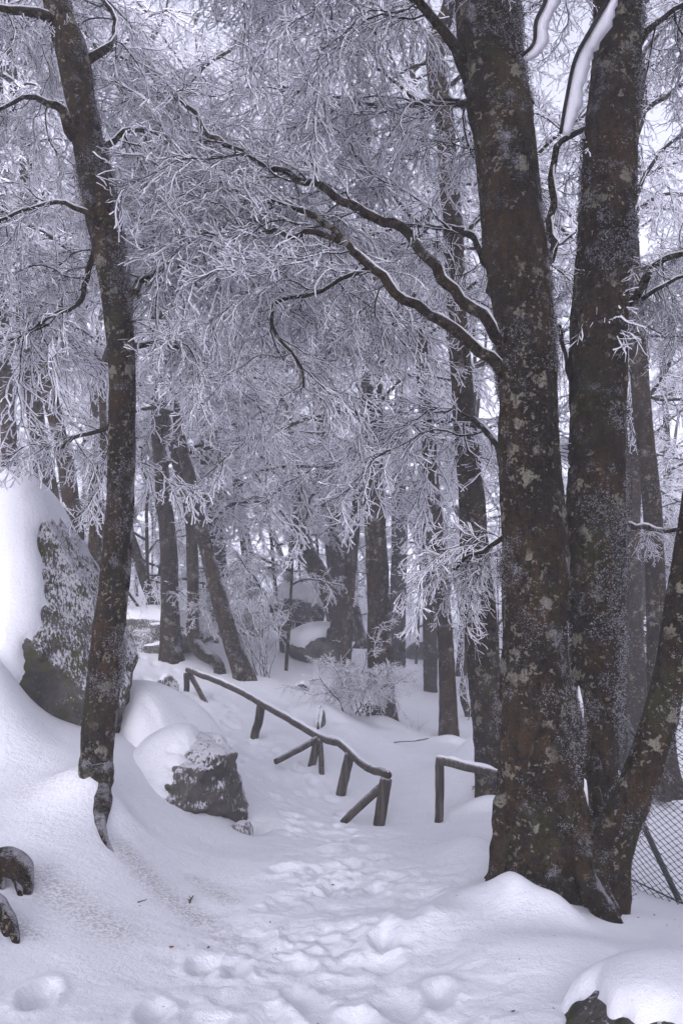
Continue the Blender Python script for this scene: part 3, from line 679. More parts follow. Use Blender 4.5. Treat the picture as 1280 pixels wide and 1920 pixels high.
# ------------------------------------------------------------------ the wood behind: trunks set by hand
def far_tree(pts, label, seed, boughs=12, group=None, scale=(0.8, 1.2), lo=0.25, base=None, top=9.0, k=18, flare=0.25, step=0.08, bark=None, tilt=0.0):
    """pts as for trunk_mesh; the trunk goes on above the last point to the given height"""
    rn = random.Random(seed)
    b = W(pts[0][0], pts[0][1], pts[0][3])
    t = thing('beech_tree', label, 'tree', tuple(b), group)
    rows = [(*W(px, py, Y), wid(w, py, Y)/2) for px, py, w, Y in pts]
    p = np.array(rows[-1]); d = unit(np.array(rows[-1][:3])-np.array(rows[-2][:3])); r = p[3]
    hz = p[2]; n = 4
    for i in range(1, n+1):
        f = i/n; q = p[:3] + (d*0.5+UP*0.5)*(top-hz)*f + np.array([rn.gauss(0, .12), rn.gauss(0, .12), 0])
        rows.append((*q, r*(1-0.85*f)))
    rows = np.array(rows); bb = rows[0].copy(); bb[2] -= 0.5; rows = np.vstack([bb, rows])
    S = spline(rows, step); P = S[:, :3]; rad = np.maximum(S[:, 3], 0.01)
    def disp(P, dd, r, th):
        Q = P[:, None]+dd*r[..., None]; h = np.maximum(P[:, 2]-b[2], -0.3)[:, None]
        return r*(1+0.12*fbm(Q*np.array([3, 3, 1.5]), 3, seed)+0.05*fbm(Q*11, 2, seed+3)+flare*np.exp(-h/0.3)*(0.5+0.5*np.cos(4*th[None]+seed)))
    mb = MB(); tube(mb, P, rad, k, 0, disp); mb.v = [v-b for v in mb.v]
    link('trunk', mb.mesh('trunk', [bark or M_BARK2]), t)
    az = rn.uniform(0, 6.28); zz = P[:, 2]
    for i in range(boughs):
        f = lo+(1-lo)*(i+rn.uniform(0, .7))/boughs; z = b[2]+(top-b[2])*min(f, 0.985)
        j = int(np.argmin(np.abs(zz-z))); az += 2.4+rn.gauss(0, .3)
        s = rn.uniform(*scale)*(1.1-0.35*f)
        put(BOUGH, 'branch', t, P[j]-b, az, s, rn.gauss(0.05+tilt, 0.2)+0.25*(f-0.5))
    return t, P
far_tree([(928,1505,66,8.4),(912,1320,60,8.5),(900,1150,58,8.5),(885,950,48,8.6),(868,760,40,8.6),(858,600,38,8.7),(848,430,36,8.8),(835,250,36,8.9),(815,100,34,9.0)],
         'lichen-speckled beech close behind the three-stemmed beech, with log rail ending beside it', 231, 14, lo=0.5, top=10, scale=(0.6, 0.9), bark=M_BARK, k=28)
far_tree([(716,1352,52,13),(712,1200,46,13),(703,1000,40,13),(700,800,39,13),(692,640,38,13),(686,450,34,13),(680,250,30,13)],
         'dark beech with a rimed shrub at its foot beyond the log fence', 202, 20, lo=0.3, top=15, k=22)
far_tree([(841,1388,34,12.5),(837,1250,31,12.5),(828,1100,28,12.6),(814,950,26,12.7),(801,800,26,12.8),(791,680,24,12.9),(786,500,20,13)],
         'slim straight beech standing alone in the snow hollow behind the right-hand log rail', 203, 16, lo=0.35, top=14, k=20)
far_tree([(650,1175,58,20),(640,1080,48,20),(625,980,40,20),(606,860,32,20),(598,700,26,20.2)],
         'foggy beech with a curved double trunk behind the snow-capped boulders', 204, 16, lo=0.25, top=17)
far_tree([(640,1160,40,18.6),(600,1080,36,18.4),(565,1010,34,18.4),(560,900,28,18.4),(540,760,24,18.4)],
         'crooked foggy beech stem bowing out left of the double-trunked beech', 205, 12, lo=0.3, top=15)
far_tree([(322,1232,38,15),(318,1120,34,15),(316,1020,32,15),(306,920,28,15),(296,780,24,15)],
         'upright beech growing through the long mossy ledge', 206, 14, lo=0.25, top=13)
far_tree([(410,1248,18,14.6),(378,1222,24,14.8),(362,1190,24,15),(362,1090,22,15),(355,960,20,15),(330,860,18,15)],
         'thin beech with a foot bent along the slope right of the mossy ledge', 207, 10, lo=0.3, top=12)
far_tree([(458,1270,36,14.3),(436,1210,32,14.3),(408,1110,29,14.3),(380,1000,26,14.3),(362,920,24,14.3),(338,820,20,14.3)],
         'beech leaning left, rooted just above the top end of the log fence', 208, 14, lo=0.3, top=12)
far_tree([(412,1160,32,20),(408,1050,32,20),(404,930,30,20),(400,780,26,20)],
         'straight grey foggy beech behind the left-leaning beech', 209, 12, lo=0.25, top=15)
far_tree([(300,1160,20,17.5),(276,1100,20,17.5),(246,1010,18,17.5),(215,930,16,17.5)],
         'thin stem slanting left in the snow behind the curving beech', 210, 8, lo=0.3, top=11)
far_tree([(182,1010,24,11),(182,950,26,11),(180,900,22,11),(196,850,16,11)],
         'small forked beech above the right shoulder of the mossy boulder', 211, 8, lo=0.4, top=9)
far_tree([(135,960,30,11.5),(125,880,30,11.5),(108,800,28,11.5),(85,700,26,11.5)], 'beech rising behind the crest of the mossy boulder', 212, 12, lo=0.3, top=11)
far_tree([(85,900,34,12),(70,800,32,12),(55,680,30,12),(46,600,28,12)], 'stout beech behind the snowy top of the mossy boulder', 213, 14, lo=0.3, top=12)
far_tree([(20,900,30,12.5),(15,760,28,12.5),(10,660,26,12.5)], 'beech at the left margin behind the snowy boulder top', 214, 12, lo=0.3, top=12)
far_tree([(1228,1010,40,9),(1222,940,36,9),(1207,800,36,9),(1194,660,34,9),(1184,480,28,9.1),(1176,300,24,9.2)],
         'pale frosted beech right of the three-stemmed beech, bending left as it rises', 215, 14, lo=0.3, top=9.5, bark=M_BARK, tilt=0.1) if False else None
far_tree([(1240,1420,46,10.5),(1232,1200,40,10.5),(1222,960,34,10.5),(1206,800,34,10.5),(1194,650,32,10.6),(1184,480,27,10.7),(1178,300,22,10.8)],
         'frosted beech beyond the wire fence bending left as it rises', 215, 14, lo=0.45, top=11.5, bark=M_BARK)
far_tree([(1196,1430,42,14),(1192,1300,38,14),(1188,1180,36,14),(1184,1000,30,14)], 'grey foggy beech behind the bent steel fence post', 216, 12, lo=0.4, top=13)
far_tree([(1168,1460,28,12),(1166,1350,26,12),(1165,1200,24,12)], 'narrow beech seen close along the right edge of the thick stems', 217, 8, lo=0.5, top=11)
far_tree([(808,1330,26,20),(806,1200,26,20),(804,1050,24,20)], 'foggy beech behind the slim straight beech', 218, 12, lo=0.35, top=16)
far_tree([(742,1280,34,24),(745,1150,32,24),(748,1000,30,24)], 'wide foggy trunk in the distance between the two dark beeches', 219, 12, lo=0.3, top=17)
far_tree([(880,1345,14,14.5),(868,1300,14,14.5),(876,1230,12,14.5),(872,1150,11,14.5),(866,1050,9,14.5)], 'crooked sapling trunk right of the slim straight beech', 220, 5, lo=0.5, top=8, scale=(0.4, 0.6))
far_tree([(478,1180,22,22),(470,1080,22,22),(452,960,20,22),(440,820,18,22)], 'slim foggy beech above the snow-capped boulders', 221, 12, lo=0.25, top=15)
# the rest of the wood fading into the fog
FOG = 'bare rimed beech fading into the fog deep in the wood'
rn = random.Random(9); spots = []
tries = 0
while len(spots) < 38 and tries < 4000:
    tries += 1
    Y = rn.uniform(17, 46); px = rn.uniform(-350, 1630)
    x = (px-640)/FPX*Y
    if all((x-a)**2+(Y-b)**2 > (2.0+Y*0.03)**2 for a, b in spots): spots.append((x, Y))
for i, (x, Y) in enumerate(spots):
    px = 640+x/Y*FPX; z = GZ(x, Y)
    def pxy(z, Y): # world height -> pixel row
        a = (z-1.6)/Y; v = (a*CP-SP)/(CP+a*SP); return 960-v*FPX
    w = rn.uniform(0.14, 0.36); wp = w*FPX/Y; lx = rn.gauss(0, 40)
    far_tree([(px, pxy(z, Y), wp, Y), (px+lx*0.3, pxy(z+2.2, Y), wp*0.9, Y), (px+lx, pxy(z+5.5, Y), wp*0.75, Y)], FOG, 400+i, 12, 'far beeches in the fog',
             scale=(1.0, 1.5), lo=(0.12 if i % 2 else 0.28), top=z+rn.uniform(12, 17), k=10, step=0.25)

# thin young beeches that fill the misty middle distance
YOUNG = 'thin young rimed beech in the misty middle distance'
ry = random.Random(31); ys = []
while len(ys) < 34:
    Y = ry.uniform(16, 34); px = ry.uniform(150, 1300); x = (px-640)/FPX*Y
    if all((x-a)**2+(Y-b)**2 > 1.0 for a, b in ys) and all((x-a)**2+(Y-b)**2 > 0.8 for a, b in spots): ys.append((x, Y))
for i, (x, Y) in enumerate(ys):
    px = 640+x/Y*FPX; z = GZ(x, Y); w = ry.uniform(0.05, 0.12); wp = w*FPX/Y; lx = ry.gauss(0, 22)
    far_tree([(px, pxy(z, Y), wp, Y), (px+lx*0.5, pxy(z+1.2, Y), wp*0.85, Y), (px+lx, pxy(z+2.8, Y), wp*0.7, Y)], YOUNG, 700+i, 7, 'young beeches in the mist',
             scale=(0.5, 0.85), lo=0.12, top=z+ry.uniform(4, 7), k=8, step=0.25, flare=0.1)
# unseen beeches added behind the camera to shade the near snow
BACK = 'unseen rimed beech behind the viewer, added to shade the near snow'
for i, (x, y) in enumerate([(-3.2, -1.6), (2.6, -2.6), (-0.6, -4.6), (5.2, -0.6), (-6.2, -3.6), (1.2, -7.5), (6.5, -5.5)]):
    rb = random.Random(900+i); z = GZ(x, y) if y > 0 else 0.1
    bt = thing('beech_tree', BACK, 'tree', (x, y, z), 'unseen shade beeches behind the viewer')
    P = np.array([[0, 0, -0.4], [0.05, 0, 1], [rb.gauss(0, .2), rb.gauss(0, .2), 4], [rb.gauss(0, .4), rb.gauss(0, .4), 8], [rb.gauss(0, .6), rb.gauss(0, .6), 12.5]]); P = spline(P, 0.2)
    mb = MB(); tube(mb, P, np.linspace(0.22, 0.03, len(P)), 12, 0, limb_disp(i, 0.1, 3)); link('trunk', mb.mesh('trunk', [M_BARK2]), bt)
    az = rb.uniform(0, 6.28)
    for j in range(14):
        f = 0.34+0.64*j/14; p, T = at_t(P, f); az += 2.4; put(BOUGH, 'branch', bt, p, az, rb.uniform(0.9, 1.3), rb.gauss(0.1, .15))

# ------------------------------------------------------------------ rocks with their snow
def ico(sub):
    import bmesh
    bm = bmesh.new(); bmesh.ops.create_icosphere(bm, subdivisions=sub, radius=1)
    v = np.array([x.co[:] for x in bm.verts]); f = np.array([[y.index for y in x.verts] for x in bm.faces]); bm.free(); return v, f
ICO = {s: ico(s) for s in (3, 4, 5, 6)}
def vnormals(v, f):
    n = np.cross(v[f[:, 1]]-v[f[:, 0]], v[f[:, 2]]-v[f[:, 0]]); o = np.zeros_like(v)
    for i in range(3): np.add.at(o, f[:, i], n)
    return unit(o)
def boulder(label, c, size, seed, planes=(), rot=0.0, rough=0.10, sub=5, m=None, snow=None, snow_h=0.10, snowmask=None, name='boulder', strat=0.0):
    """c: centre; planes: (normal, distance) facets in units of the size; snow: threshold on the upward normal"""
    v, f = ICO[sub]; v = v.copy()
    for nrm, dd in planes:
        nrm = unit(np.array(nrm, float)); ex = np.maximum(v@nrm-dd, 0); v = v-nrm*ex[:, None]*0.93
    v = v*(1+rough*1.2*fbm(v*1.7+seed, 3, seed)[:, None]+rough*0.5*fbm(v*5+seed, 3, seed+4)[:, None])
    v = v*np.array(size); cr, sr = math.cos(rot), math.sin(rot)
    v = np.stack([v[:, 0]*cr-v[:, 1]*sr, v[:, 0]*sr+v[:, 1]*cr, v[:, 2]], -1)
    n = vnormals(v, f); s = min(size)
    v = v+n*(0.035*s*fbm(v*9, 3, seed+7))[:, None]
    mb = MB(); mb.add(v, None, f)
    if snow is None:
        o = link(name, mb.mesh(name, [m or M_ROCK]), None, tuple(c)); return tag(o, label, 'rock')
    t = thing(name, label, 'rock', tuple(c)); link('rock_face', mb.mesh('rock_face', [m or M_ROCK]), t)
    wp = v+np.array(c)
    k = n[:, 2]-snow+0.35*fbm(wp*2.2, 3, seed+20)+0.16*fbm(wp*9, 3, seed+22)
    if snowmask is not None: k = k+snowmask(wp, n)
    off = -0.05+snow_h*sstep(0.0, 0.45, k)+0.05*sstep(-0.12, 0.02, k)+0.006*fbm(wp*14, 2, 3)
    mb = MB(); sv = v+n*off[:, None]*np.array([1, 1, 1.0]); mb.add(sv, None, f)
    e = np.vstack([f[:, [0, 1]], f[:, [1, 2]], f[:, [2, 0]]]); wgt = (0.9*sstep(0.05, 0.4, k))[:, None]
    for _ in range(10*2**(sub-5) if sub > 4 else 4):
        acc = np.zeros_like(sv); np.add.at(acc, e[:, 0], sv[e[:, 1]]); cnt = np.bincount(e[:, 0], minlength=len(sv))[:, None]
        sv = sv+(acc/np.maximum(cnt, 1)-sv)*wgt
    sv = sv+n*(0.35*snow_h*sstep(0.1, 0.5, k))[:, None]
    mb = MB(); mb.add(sv, None, f)
    link('snow_cap', mb.mesh('snow_cap', [M_SNOW]), t); return t
# big mossy boulder on the left bank
EDGE = np.array([W(x, y, 6.5) for x, y in [(70,1400),(55,1330),(90,1250),(108,1180),(78,1090),(62,1030),(50,950),(38,880),(30,700)]])
def snow_side(p, n):
    """snow plastered on the boulder left of a ragged edge"""
    ex = np.interp(p[:, 2], EDGE[:, 2], EDGE[:, 0]) + 0.05*fbm(p*5, 3, 77)
    d = ex-p[:, 0]
    return 1.0*sstep(-0.03, 0.08, d) + 1.0*sstep(-2.42, -2.62, p[:, 0]) + 0.75*fbm(p*2.6, 4, 12, 0.65) + 0.4*fbm(p*8, 3, 14) - 0.35*sstep(0.05, -0.1, d) - 3.0*sstep(0.62, 0.5, p[:, 2])*sstep(-1.75-0.12, -1.65, p[:, 0])
c = W(52, 1170, 7.0); c[2] -= 0.1
boulder('tall boulder with mossy right face and snow-plastered left side behind the curving beech', c, (0.95, 0.9, 1.5), 3,
        [((0.75, -0.55, 0.42), 0.52), ((0.74, 0.0, 0.67), 0.60), ((-0.3, -0.85, 0.35), 0.60), ((0.3, -0.85, -0.55), 0.62)], 0, 0.09, 6, M_MOSS, 0.95, 0.06,
        snow_side)
# boulder by the path
c2 = W(360, 1480, 6.9)
boulder('dark grey boulder jutting from the snowbank beside the path', c2, (0.54, 0.56, 0.46), 14,
        [((0.7, -0.7, -0.1), 0.62), ((0.9, 0.2, 0.3), 0.75), ((0.3, -0.6, -0.75), 0.6)], 0.2, 0.15, 6, M_ROCK, 0.45, 0.07,
        lambda p, n: 0.9*sstep(-0.04, -0.22, p[:, 0]-c2[0]) - 0.95*sstep(-0.06, 0.12, p[:, 0]-c2[0]))
o_ = W(455, 1560, 6.7); boulder('small dark stone poking out below the boulder beside the path', o_, (0.10, 0.10, 0.09), 15, [((0.5, -0.8, 0.2), 0.5)], 0.6, 0.15, 4, M_ROCK)
# low mound of rock that carries the bank behind the leaning beech
c3 = W(270, 1420, 7.6)
boulder('long snow-covered rock hump between the curving beech and the path boulder', c3, (0.75, 0.7, 0.62), 17, [((0.6, -0.5, 0.7), 0.62), ((-0.9, -0.2, 0.1), 0.35)], 0.5, 0.08, 5, M_ROCK, -0.6, 0.10)
boulder('frosted grey rock stub in the snow left of the top fence post', W(314, 1290, 12.6), (0.18, 0.16, 0.19), 18, [((0.4, -0.8, 0.3), 0.6)], 0.3, 0.14, 4, M_ROCK, 0.85, 0.05)
boulder('long low mossy ledge under a thick snow sheet behind the curving beech', W(270, 1195, 16), (1.35, 0.8, 0.42), 19, [((0.1, -0.9, 0.2), 0.6)], -0.25, 0.08, 5, M_MOSS, 0.55, 0.20)
boulder('large rounded boulder with white snow cap in the misty hollow', W(556, 1150, 21), (0.75, 0.7, 0.60), 20, [((-0.3, -0.9, -0.2), 0.6)], 0, 0.07, 5, M_ROCK, 0.35, 0.18)
boulder('snowy boulder in front of the rounded capped boulder', W(600, 1215, 19), (0.75, 0.6, 0.42), 21, [((0.3, -0.9, -0.1), 0.7)], 0, 0.07, 5, M_ROCK, 0.15, 0.16)
boulder('half-buried boulder under the shrub stems', W(470, 1165, 22), (0.6, 0.5, 0.4), 22, [((0.2, -0.9, 0.1), 0.7)], 0, 0.08, 5, M_ROCK, 0.3, 0.15)
boulder('mossy rock tip behind the middle of the log fence', W(598, 1352, 11.6), (0.11, 0.16, 0.24), 23, [((0.8, -0.5, 0.1), 0.4), ((-0.9, 0, 0.3), 0.1)], 0, 0.12, 4, M_MOSS, 0.8, 0.04)
boulder('tiny dark rock knob in the snow above the log fence', W(565, 1292, 14.5), (0.14, 0.12, 0.10), 24, [((0.2, -0.9, 0.2), 0.6)], 0, 0.14, 4, M_ROCK, 0.6, 0.06)
boulder('fallen-snow covered rock far behind the slim straight beech', W(775, 1225, 28), (0.9, 0.7, 0.7), 25, [((0.3, -0.9, -0.1), 0.7)], 0, 0.08, 5, M_ROCK, 0.2, 0.16)
# lumps at the lower left edge and the lower right corner
def arch(label, pts_list, Y, seed):
    b = W(pts_list[0][0][0], pts_list[0][0][1], Y); t = thing('tree_root', label, 'root', tuple(b))
    for i, pts in enumerate(pts_list): limb(t, pts, 16, seed+i, M_BARK, 0.0, 'root_arm', 0.015, 0.35)
    return t
hy = hit(20, 1660)
arch('arched dark mossy tree root at the left edge, upper of two', [[(-90,1690,50,hy+.1),(-35,1622,60,hy+.06),(5,1614,56,hy+.02),(32,1624,48,hy),(46,1645,34,hy-.03),(51,1672,20,hit(51,1672,.03)),(52,1695,10,hit(52,1695,-.08))], [(22,1630,20,hy),(34,1655,14,hy-.04),(38,1675,10,hit(38,1675,.02)),(40,1692,7,hit(40,1692,-.08))], [(0,1630,24,hy),(4,1655,14,hy-.04),(2,1690,8,hit(2,1690,-.08))]], hy, 620)
hy = hit(10, 1745)
arch('arched dark bare tree root at the left edge, lower of two', [[(-80,1720,40,hy+.1),(-45,1698,50,hy+.06),(-12,1704,44,hy+.02),(10,1720,32,hy),(24,1738,22,hy-.03),(30,1762,14,hit(30,1762,.03)),(31,1785,9,hit(31,1785,-.08))], [(2,1718,18,hy),(12,1745,13,hy-.04),(8,1780,9,hit(8,1780,-.08))]], hy, 640)
def rim(p, n):
    """bare mossy rock along the left rim, where the wind has scoured it"""
    u = unit(np.array([-0.86, -0.25, 0.45])); f = n@u
    return 0.9-3.2*sstep(0.79, 0.87, f+0.12*fbm(p*7, 3, 8))*sstep(-0.02, 0.06, p[:, 2]-c6[2])
c6 = W(1335, 1995, 2.6); c6[2] -= 0.06
boulder('snow-buried boulder with a dark mossy rim in the bottom right corner', c6, (0.42, 0.50, 0.26), 33, [((-0.8, -0.5, 0.1), 0.72)], 0.4, 0.06, 6, M_DMOSS, 0.30, 0.05,
        rim)

# ------------------------------------------------------------------ log fences
def log(root, a, b, r, seed, name, snow=True, taper=0.9, mid=None, k=14):
    a, b = np.array(a), np.array(b)
    pts = [a, b] if mid is None else [a, *mid, b]
    P = spline(np.array(pts), 0.05)
    P = P + 0.25*r*np.stack([fbm(P*5+i*9, 2, seed+i) for i in range(3)], -1)
    mb = MB(); o = P[0].copy()
    rad = np.linspace(r, r*taper, len(P)); rad[0] *= 0.93; rad[-1] *= 0.93
    tube(mb, P, rad, k, 0, lambda P, d, r, th: r*(1+0.06*fbm((P[:, None]+d*r[..., None])*np.array([20, 20, 20]), 2, seed)+0.05*np.cos(3*th[None]+seed)), True)
    if snow:
        rng = np.random.default_rng(seed); blade(mb, P+np.array([0, 0, r*0.55]), r*1.0, rng, 1, 4, 0.62, unit(np.array([0.15, 0.1, 1])), 0, False)
    mb.v = [v-np.array(root.location) for v in mb.v]
    me = mb.mesh(name, [M_WOOD, M_SNOW]); me.transform(Matrix.Translation(-Vector(o-np.array(root.location))))
    return link(name, me, root, tuple(o-np.array(root.location)))
F = thing('log_fence', 'low rustic log fence climbing the slope left of the gap', 'fence', tuple(W(715, 1535, 8.0)))
rail = [(352,1256,12.8),(420,1282,11.8),(488,1318,11.0),(545,1350,10.3),(598,1382,9.9),(632,1392,9.4),(655,1410,9.1),(690,1440,8.5),(728,1452,8.0)]
rp = [W(*q) for q in rail]
log(F, rp[0], rp[-1], 0.045, 1, 'rail', True, 0.95, rp[1:-1])
for i, (a, b, r) in enumerate([((351,1262,12.8),(349,1318,12.8),.048),((355,1262,12.75),(404,1352,12.3),.040),((490,1318,11),(476,1390,11),.060),((597,1382,9.9),(585,1432,9.85),.050),
                               ((594,1386,9.9),(548,1412,9.7),.040),((600,1386,9.85),(603,1442,9.6),.034),((656,1412,9.1),(640,1484,9.0),.058),((725,1460,8.0),(711,1540,7.95),.062),((718,1470,8.05),(677,1510,8.0),.042)]):
    A, B = W(*a), W(*b); B = B+unit(B-A)*0.25
    log(F, A, B, r, 20+i, 'brace' if i in (1, 4, 5, 8) else 'post', False)
F2 = thing('log_fence', 'short log rail on one post ending at the beech right of the gap', 'fence', tuple(W(823, 1545, 8.0)))
log(F2, W(818, 1424, 8.0), W(935, 1452, 8.1), 0.044, 41, 'rail', True)
A, B = W(824, 1430, 8.02), W(822, 1548, 8.0); log(F2, A, B+unit(B-A)*0.25, 0.045, 42, 'post', False)

# ------------------------------------------------------------------ wire fence on the right
WF = thing('wire_fence', 'sagging chain-link fence with bent steel post behind the thick beech', 'fence', tuple(W(1165, 1655, 6.4)))
P0 = W(1163, 1668, 6.4); P1 = W(1420, 1775, 4.9); du = unit((P1-P0)*np.array([1, 1, 0])); Lf = np.linalg.norm((P1-P0)[:2])
slope = (P1[2]-P0[2])/Lf; H = 1.55; pitch = 0.05
zn = int(H/pitch*2)
def wire_mesh():
    t = np.arange(zn+1); s = np.where(t % 2 == 0, 0, 1)
    P = np.stack([s*pitch, np.where(t % 2 == 0, -0.0025, 0.0025), t*pitch/2], -1)
    mb = MB(); tube(mb, P, 0.0038, 4, 0, None, False)
    rng = np.random.default_rng(5); return mb.mesh('wire', [M_WIRE])
wm = wire_mesh(); ang = math.atan2(du[1], du[0])
for i in range(int(Lf/pitch)):
    p = P0+du*i*pitch+np.array([0, 0, -pitch/2*(i % 2)]); top_sag = -0.08*math.sin(min(1, i*pitch/1.2)*math.pi)-0.06*i*pitch
    w_ = link('wire', wm, WF); lean = 0.06
    w_.matrix_local = Matrix.Translation(Vector(p+np.array([0, 0, slope*i*pitch]) - np.array(WF.location))) @ Matrix.Rotation(ang, 4, 'Z') @ Matrix.Rotation(lean, 4, 'X') @ Matrix.Diagonal((1, 1, 1+top_sag*0.6, 1))
def pipe(root, pts, r, name, m, k=10, step=0.03):
    P = spline(np.array(pts), step); mb = MB(); tube(mb, P, r, k, 0); mb.v = [v-np.array(root.location) for v in mb.v]; return link(name, mb.mesh(name, [m]), root)
pipe(WF, [W(1168,1700,6.42), W(1176,1500,6.42), W(1181,1400,6.42), W(1183,1372,6.42)], 0.022, 'post', M_STEEL)
pipe(WF, [W(1183,1374,6.42), W(1178,1360,6.42), W(1152,1328,6.35)], 0.020, 'post_arm', M_STEEL)
pipe(WF, [W(1182,1372,6.41), W(1196,1384,6.3), W(1222,1396,6.1)], 0.012, 'tensioner', M_DARK)
pipe(WF, [W(1222,1396,6.1), W(1300,1425,5.5), W(1420,1470,4.9)], 0.003, 'tension_wire', M_WIRE, 5, 0.2)
pipe(WF, [W(1198,1530,6.3), W(1225,1590,6.15), W(1285,1715,5.9)], 0.022, 'strut', M_DARK)
pipe(WF, [W(1165,1640,6.38), W(1290,1700,5.66)], 0.006, 'tension_wire', M_DARK, 5, 0.2)

# ------------------------------------------------------------------ shrubs and small things in the snow
def shrub(label, px, py, Y, n, h, seed, spray=0, sc=(0.3, 0.5), bend=0.4, r=0.008):
    rn = np.random.default_rng(seed); b = W(px, py, Y); t = thing('shrub', label, 'shrub', tuple(b))
    for i in range(n):
        az = rn.uniform(0, 6.28); mb = MB()
        P = grow(rn, np.array([rn.normal(0, .12), rn.normal(0, .12), -0.1]), unit(np.array([math.cos(az)*bend, math.sin(az)*bend, 1.0])), h*rn.uniform(.6, 1.1), 10, 0.0, 0.45)
        tube(mb, P, np.linspace(r, r*.35, len(P)), 5, 0, None, False); blade(mb, P, 0.016, rn, 1, 4, off=r*.4)
        for q in range(int(h*5)):
            p, T = at_t(P, rn.uniform(.3, .95)); Q = grow(rn, p, side_dir(rn, T, rn.choice([-1, 1]), .6), rn.uniform(.15, .35), 4, -.2, .5)
            tube(mb, Q, np.linspace(r*.35, r*.2, len(Q)), 3, 0, None, False); blade(mb, Q, 0.016, rn, 1, 4)
        s = link('stem', mb.mesh('stem', [M_TWIG, M_RIME]), t)
        for q in range(spray):
            p, T = at_t(P, rn.uniform(.35, .98)); put(SPRAY, 'twig', s, p, rn.uniform(0, 6.28), rn.uniform(*sc), rn.normal(0.2, .25), 'fan' if rn.random() < .5 else 'hang')
    return t
shrub('bushy rimed shrub around the foot of the dark beech', 672, 1325, 12.4, 9, 1.0, 501, 6, (0.35, 0.6), 0.7, 0.011)
shrub('clump of thin upright bare stems on the slope above the fence', 500, 1275, 15.0, 12, 1.7, 502, 0, bend=0.25)
shrub('frosted bush of fine twigs left of the upright stems', 452, 1225, 15.5, 8, 1.8, 503, 4, (0.4, 0.7), 0.35)
shrub('small tuft of bare twigs in the snow hollow', 768, 1370, 12.8, 7, 0.28, 504, 0, bend=0.6, r=0.004)
shrub('few bare shoots beside the crooked sapling', 893, 1345, 14, 6, 0.8, 505, 1, (0.2, 0.4), 0.5, 0.006)
def litter(label, px, py, Y, L, seed, r=0.004, name='fallen_twig', n=2, flat=True):
    rn = np.random.default_rng(seed); b = W(px, py, Y); b[2] = GZ(b[0], b[1])+r; mb = MB(); az = rn.uniform(0, 6.28)
    P = grow(rn, np.zeros(3), np.array([math.cos(az), math.sin(az), 0.15 if flat else 0.8]), L, 6, 0.0, .5); 
    if flat: P[:, 2] = np.abs(P[:, 2])*0.4
    tube(mb, P, np.linspace(r, r*.5, len(P)), 5, 0)
    for i in range(n):
        p, T = at_t(P, rn.uniform(.2, .8)); Q = grow(rn, p, side_dir(rn, T, rn.choice([-1, 1]), .7), L*.4, 4, 0, .5); tube(mb, Q, np.linspace(r*.6, r*.3, len(Q)), 4, 0)
    return tag(link(name, mb.mesh(name, [M_LITTER]), None, tuple(b)), label, 'twig')
litter('small dark forked twig lying on the path in front of the gap', 626, 1637, 4.95, .10, 1)
litter('short dark stick on the dirty snow streak of the left bank', 356, 1678, 4.5, .09, 2, .006)
litter('thin dark sliver of bark on the lower left bank', 258, 1700, 4.3, .05, 3, .004, n=0)
litter('branched bare twig on the snow slope beyond the fence end', 738, 1385, 11.5, .55, 4, .008)
litter('bare twig sticking out of the snow behind the right-hand log rail', 885, 1495, 8.6, .16, 5, .005, flat=False)
litter('small bare sprig on the snow near the top of the log fence', 262, 1225, 15, .6, 6, .006, flat=False)
def leaf(label, px, py, Y, s, seed, m):
    rn = np.random.default_rng(seed); b = W(px, py, Y); b[2] = GZ(b[0], b[1])+.004
    u = np.linspace(-1, 1, 7); w = 0.5*(1-u*u); V = []
    for h in (0, .002):
        for a, ww in zip(u, w): V += [[a*s, -ww*s, h+.2*s*a*a+.004*ww], [a*s, ww*s, h+.2*s*a*a]]
    V = np.array(V); q = [[2*i, 2*i+2, 2*i+3, 2*i+1] for i in range(6)]; q += [[14+2*i, 14+2*i+1, 14+2*i+3, 14+2*i+2] for i in range(6)]
    q += [[2*i, 14+2*i, 16+2*i, 2*i+2] for i in range(6)]+[[2*i+1, 2*i+3, 17+2*i, 15+2*i] for i in range(6)]
    a = rn.uniform(0, 6.28); V = np.stack([V[:, 0]*math.cos(a)-V[:, 1]*math.sin(a), V[:, 0]*math.sin(a)+V[:, 1]*math.cos(a), V[:, 2]], -1)
    mb = MB(); mb.add(V, q); return tag(link('leaf', mb.mesh('leaf', [m]), None, tuple(b)), label, 'leaf')
leaf('tiny reddish fallen leaf on the snow left of the footprints', 322, 1766, 3.8, .012, 1, M_LEAF)
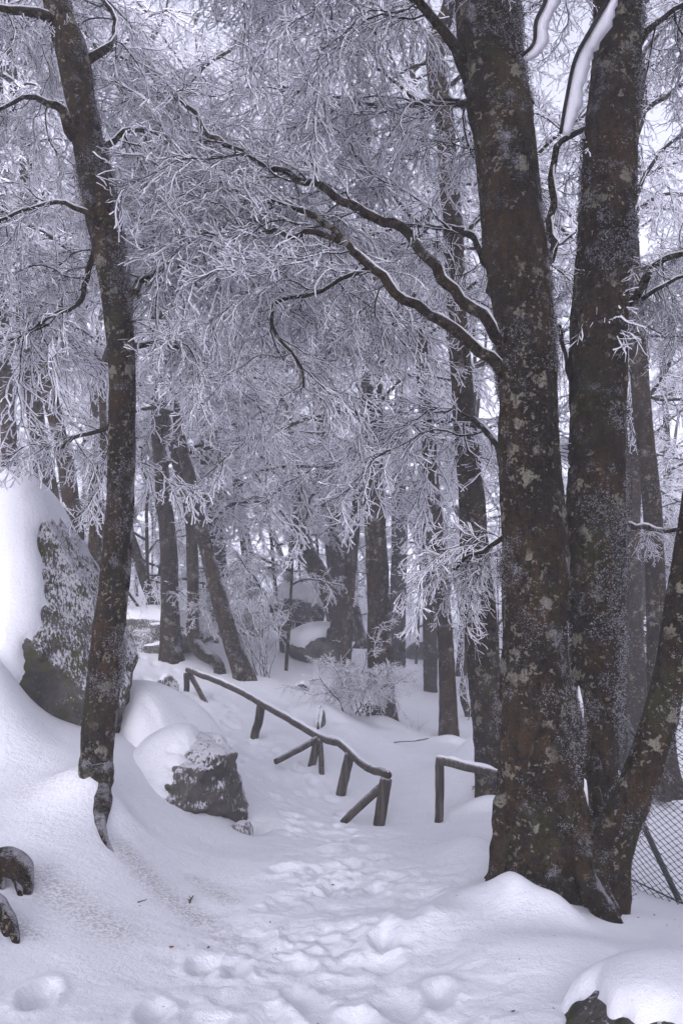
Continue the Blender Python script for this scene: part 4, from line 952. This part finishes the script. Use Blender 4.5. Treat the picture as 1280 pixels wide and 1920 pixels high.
leaf('tiny dark fallen leaf at the left rim of the trodden path', 391, 1757, 3.85, .011, 2, M_LITTER)
leaf('small dark fallen leaf on the snow near the bottom right boulder', 961, 1900, 2.95, .010, 3, M_LITTER)

def flecks(n, seed):
    """crumbs of bark and bud scales dropped on the near snow"""
    rn = np.random.default_rng(seed); Y = rn.uniform(2.6, 11, n); x = (rn.uniform(-60, 1340, n)-640)/FPX*Y
    z = ground_z(x.copy(), Y.copy()); mb = MB()
    for a, b, c in zip(x, Y, z):
        l = rn.uniform(.003, .010); an = rn.uniform(0, 6.28); d = np.array([math.cos(an), math.sin(an), rn.uniform(0, .4)])*l; e = np.array([-math.sin(an), math.cos(an), 0])*l*rn.uniform(.2, .5)
        p = np.array([a, b, c+.001]); h = np.array([0, 0, l*.25])
        mb.add(np.stack([p-d, p+e, p+d, p-e, p+h]), None, [[0, 1, 4], [1, 2, 4], [2, 3, 4], [3, 0, 4], [0, 3, 2], [0, 2, 1]])
    o = link('snow_litter', mb.mesh('snow_litter', [M_LITTER], False)); o['kind'] = 'stuff'; o['label'] = 'dark crumbs of bark scattered over the snow'
flecks(220, 12)

# ------------------------------------------------------------------ the fog
def haze():
    x, y0, y1, z0, z1 = 900, -60, 300, -40, 30
    v = [(-x, y0, z0), (x, y0, z0), (x, y1, z0), (-x, y1, z0), (-x, y0, z1), (x, y0, z1), (x, y1, z1), (-x, y1, z1)]
    mb = MB(); mb.add(v, [[0, 3, 2, 1], [4, 5, 6, 7], [0, 1, 5, 4], [1, 2, 6, 5], [2, 3, 7, 6], [3, 0, 4, 7]])
    m, t = mat('haze'); p = nd(t, 'ShaderNodeVolumePrincipled'); p.inputs['Density'].default_value = 0.0064
    p.inputs['Color'].default_value = (0.97, 0.96, 1.0, 1); p.inputs['Anisotropy'].default_value = 0.0
    o = nd(t, 'ShaderNodeOutputMaterial'); t.links.new(p.outputs[0], o.inputs['Volume'])
    ob = link('haze', mb.mesh('haze', [m], False)); ob['kind'] = 'stuff'
haze()
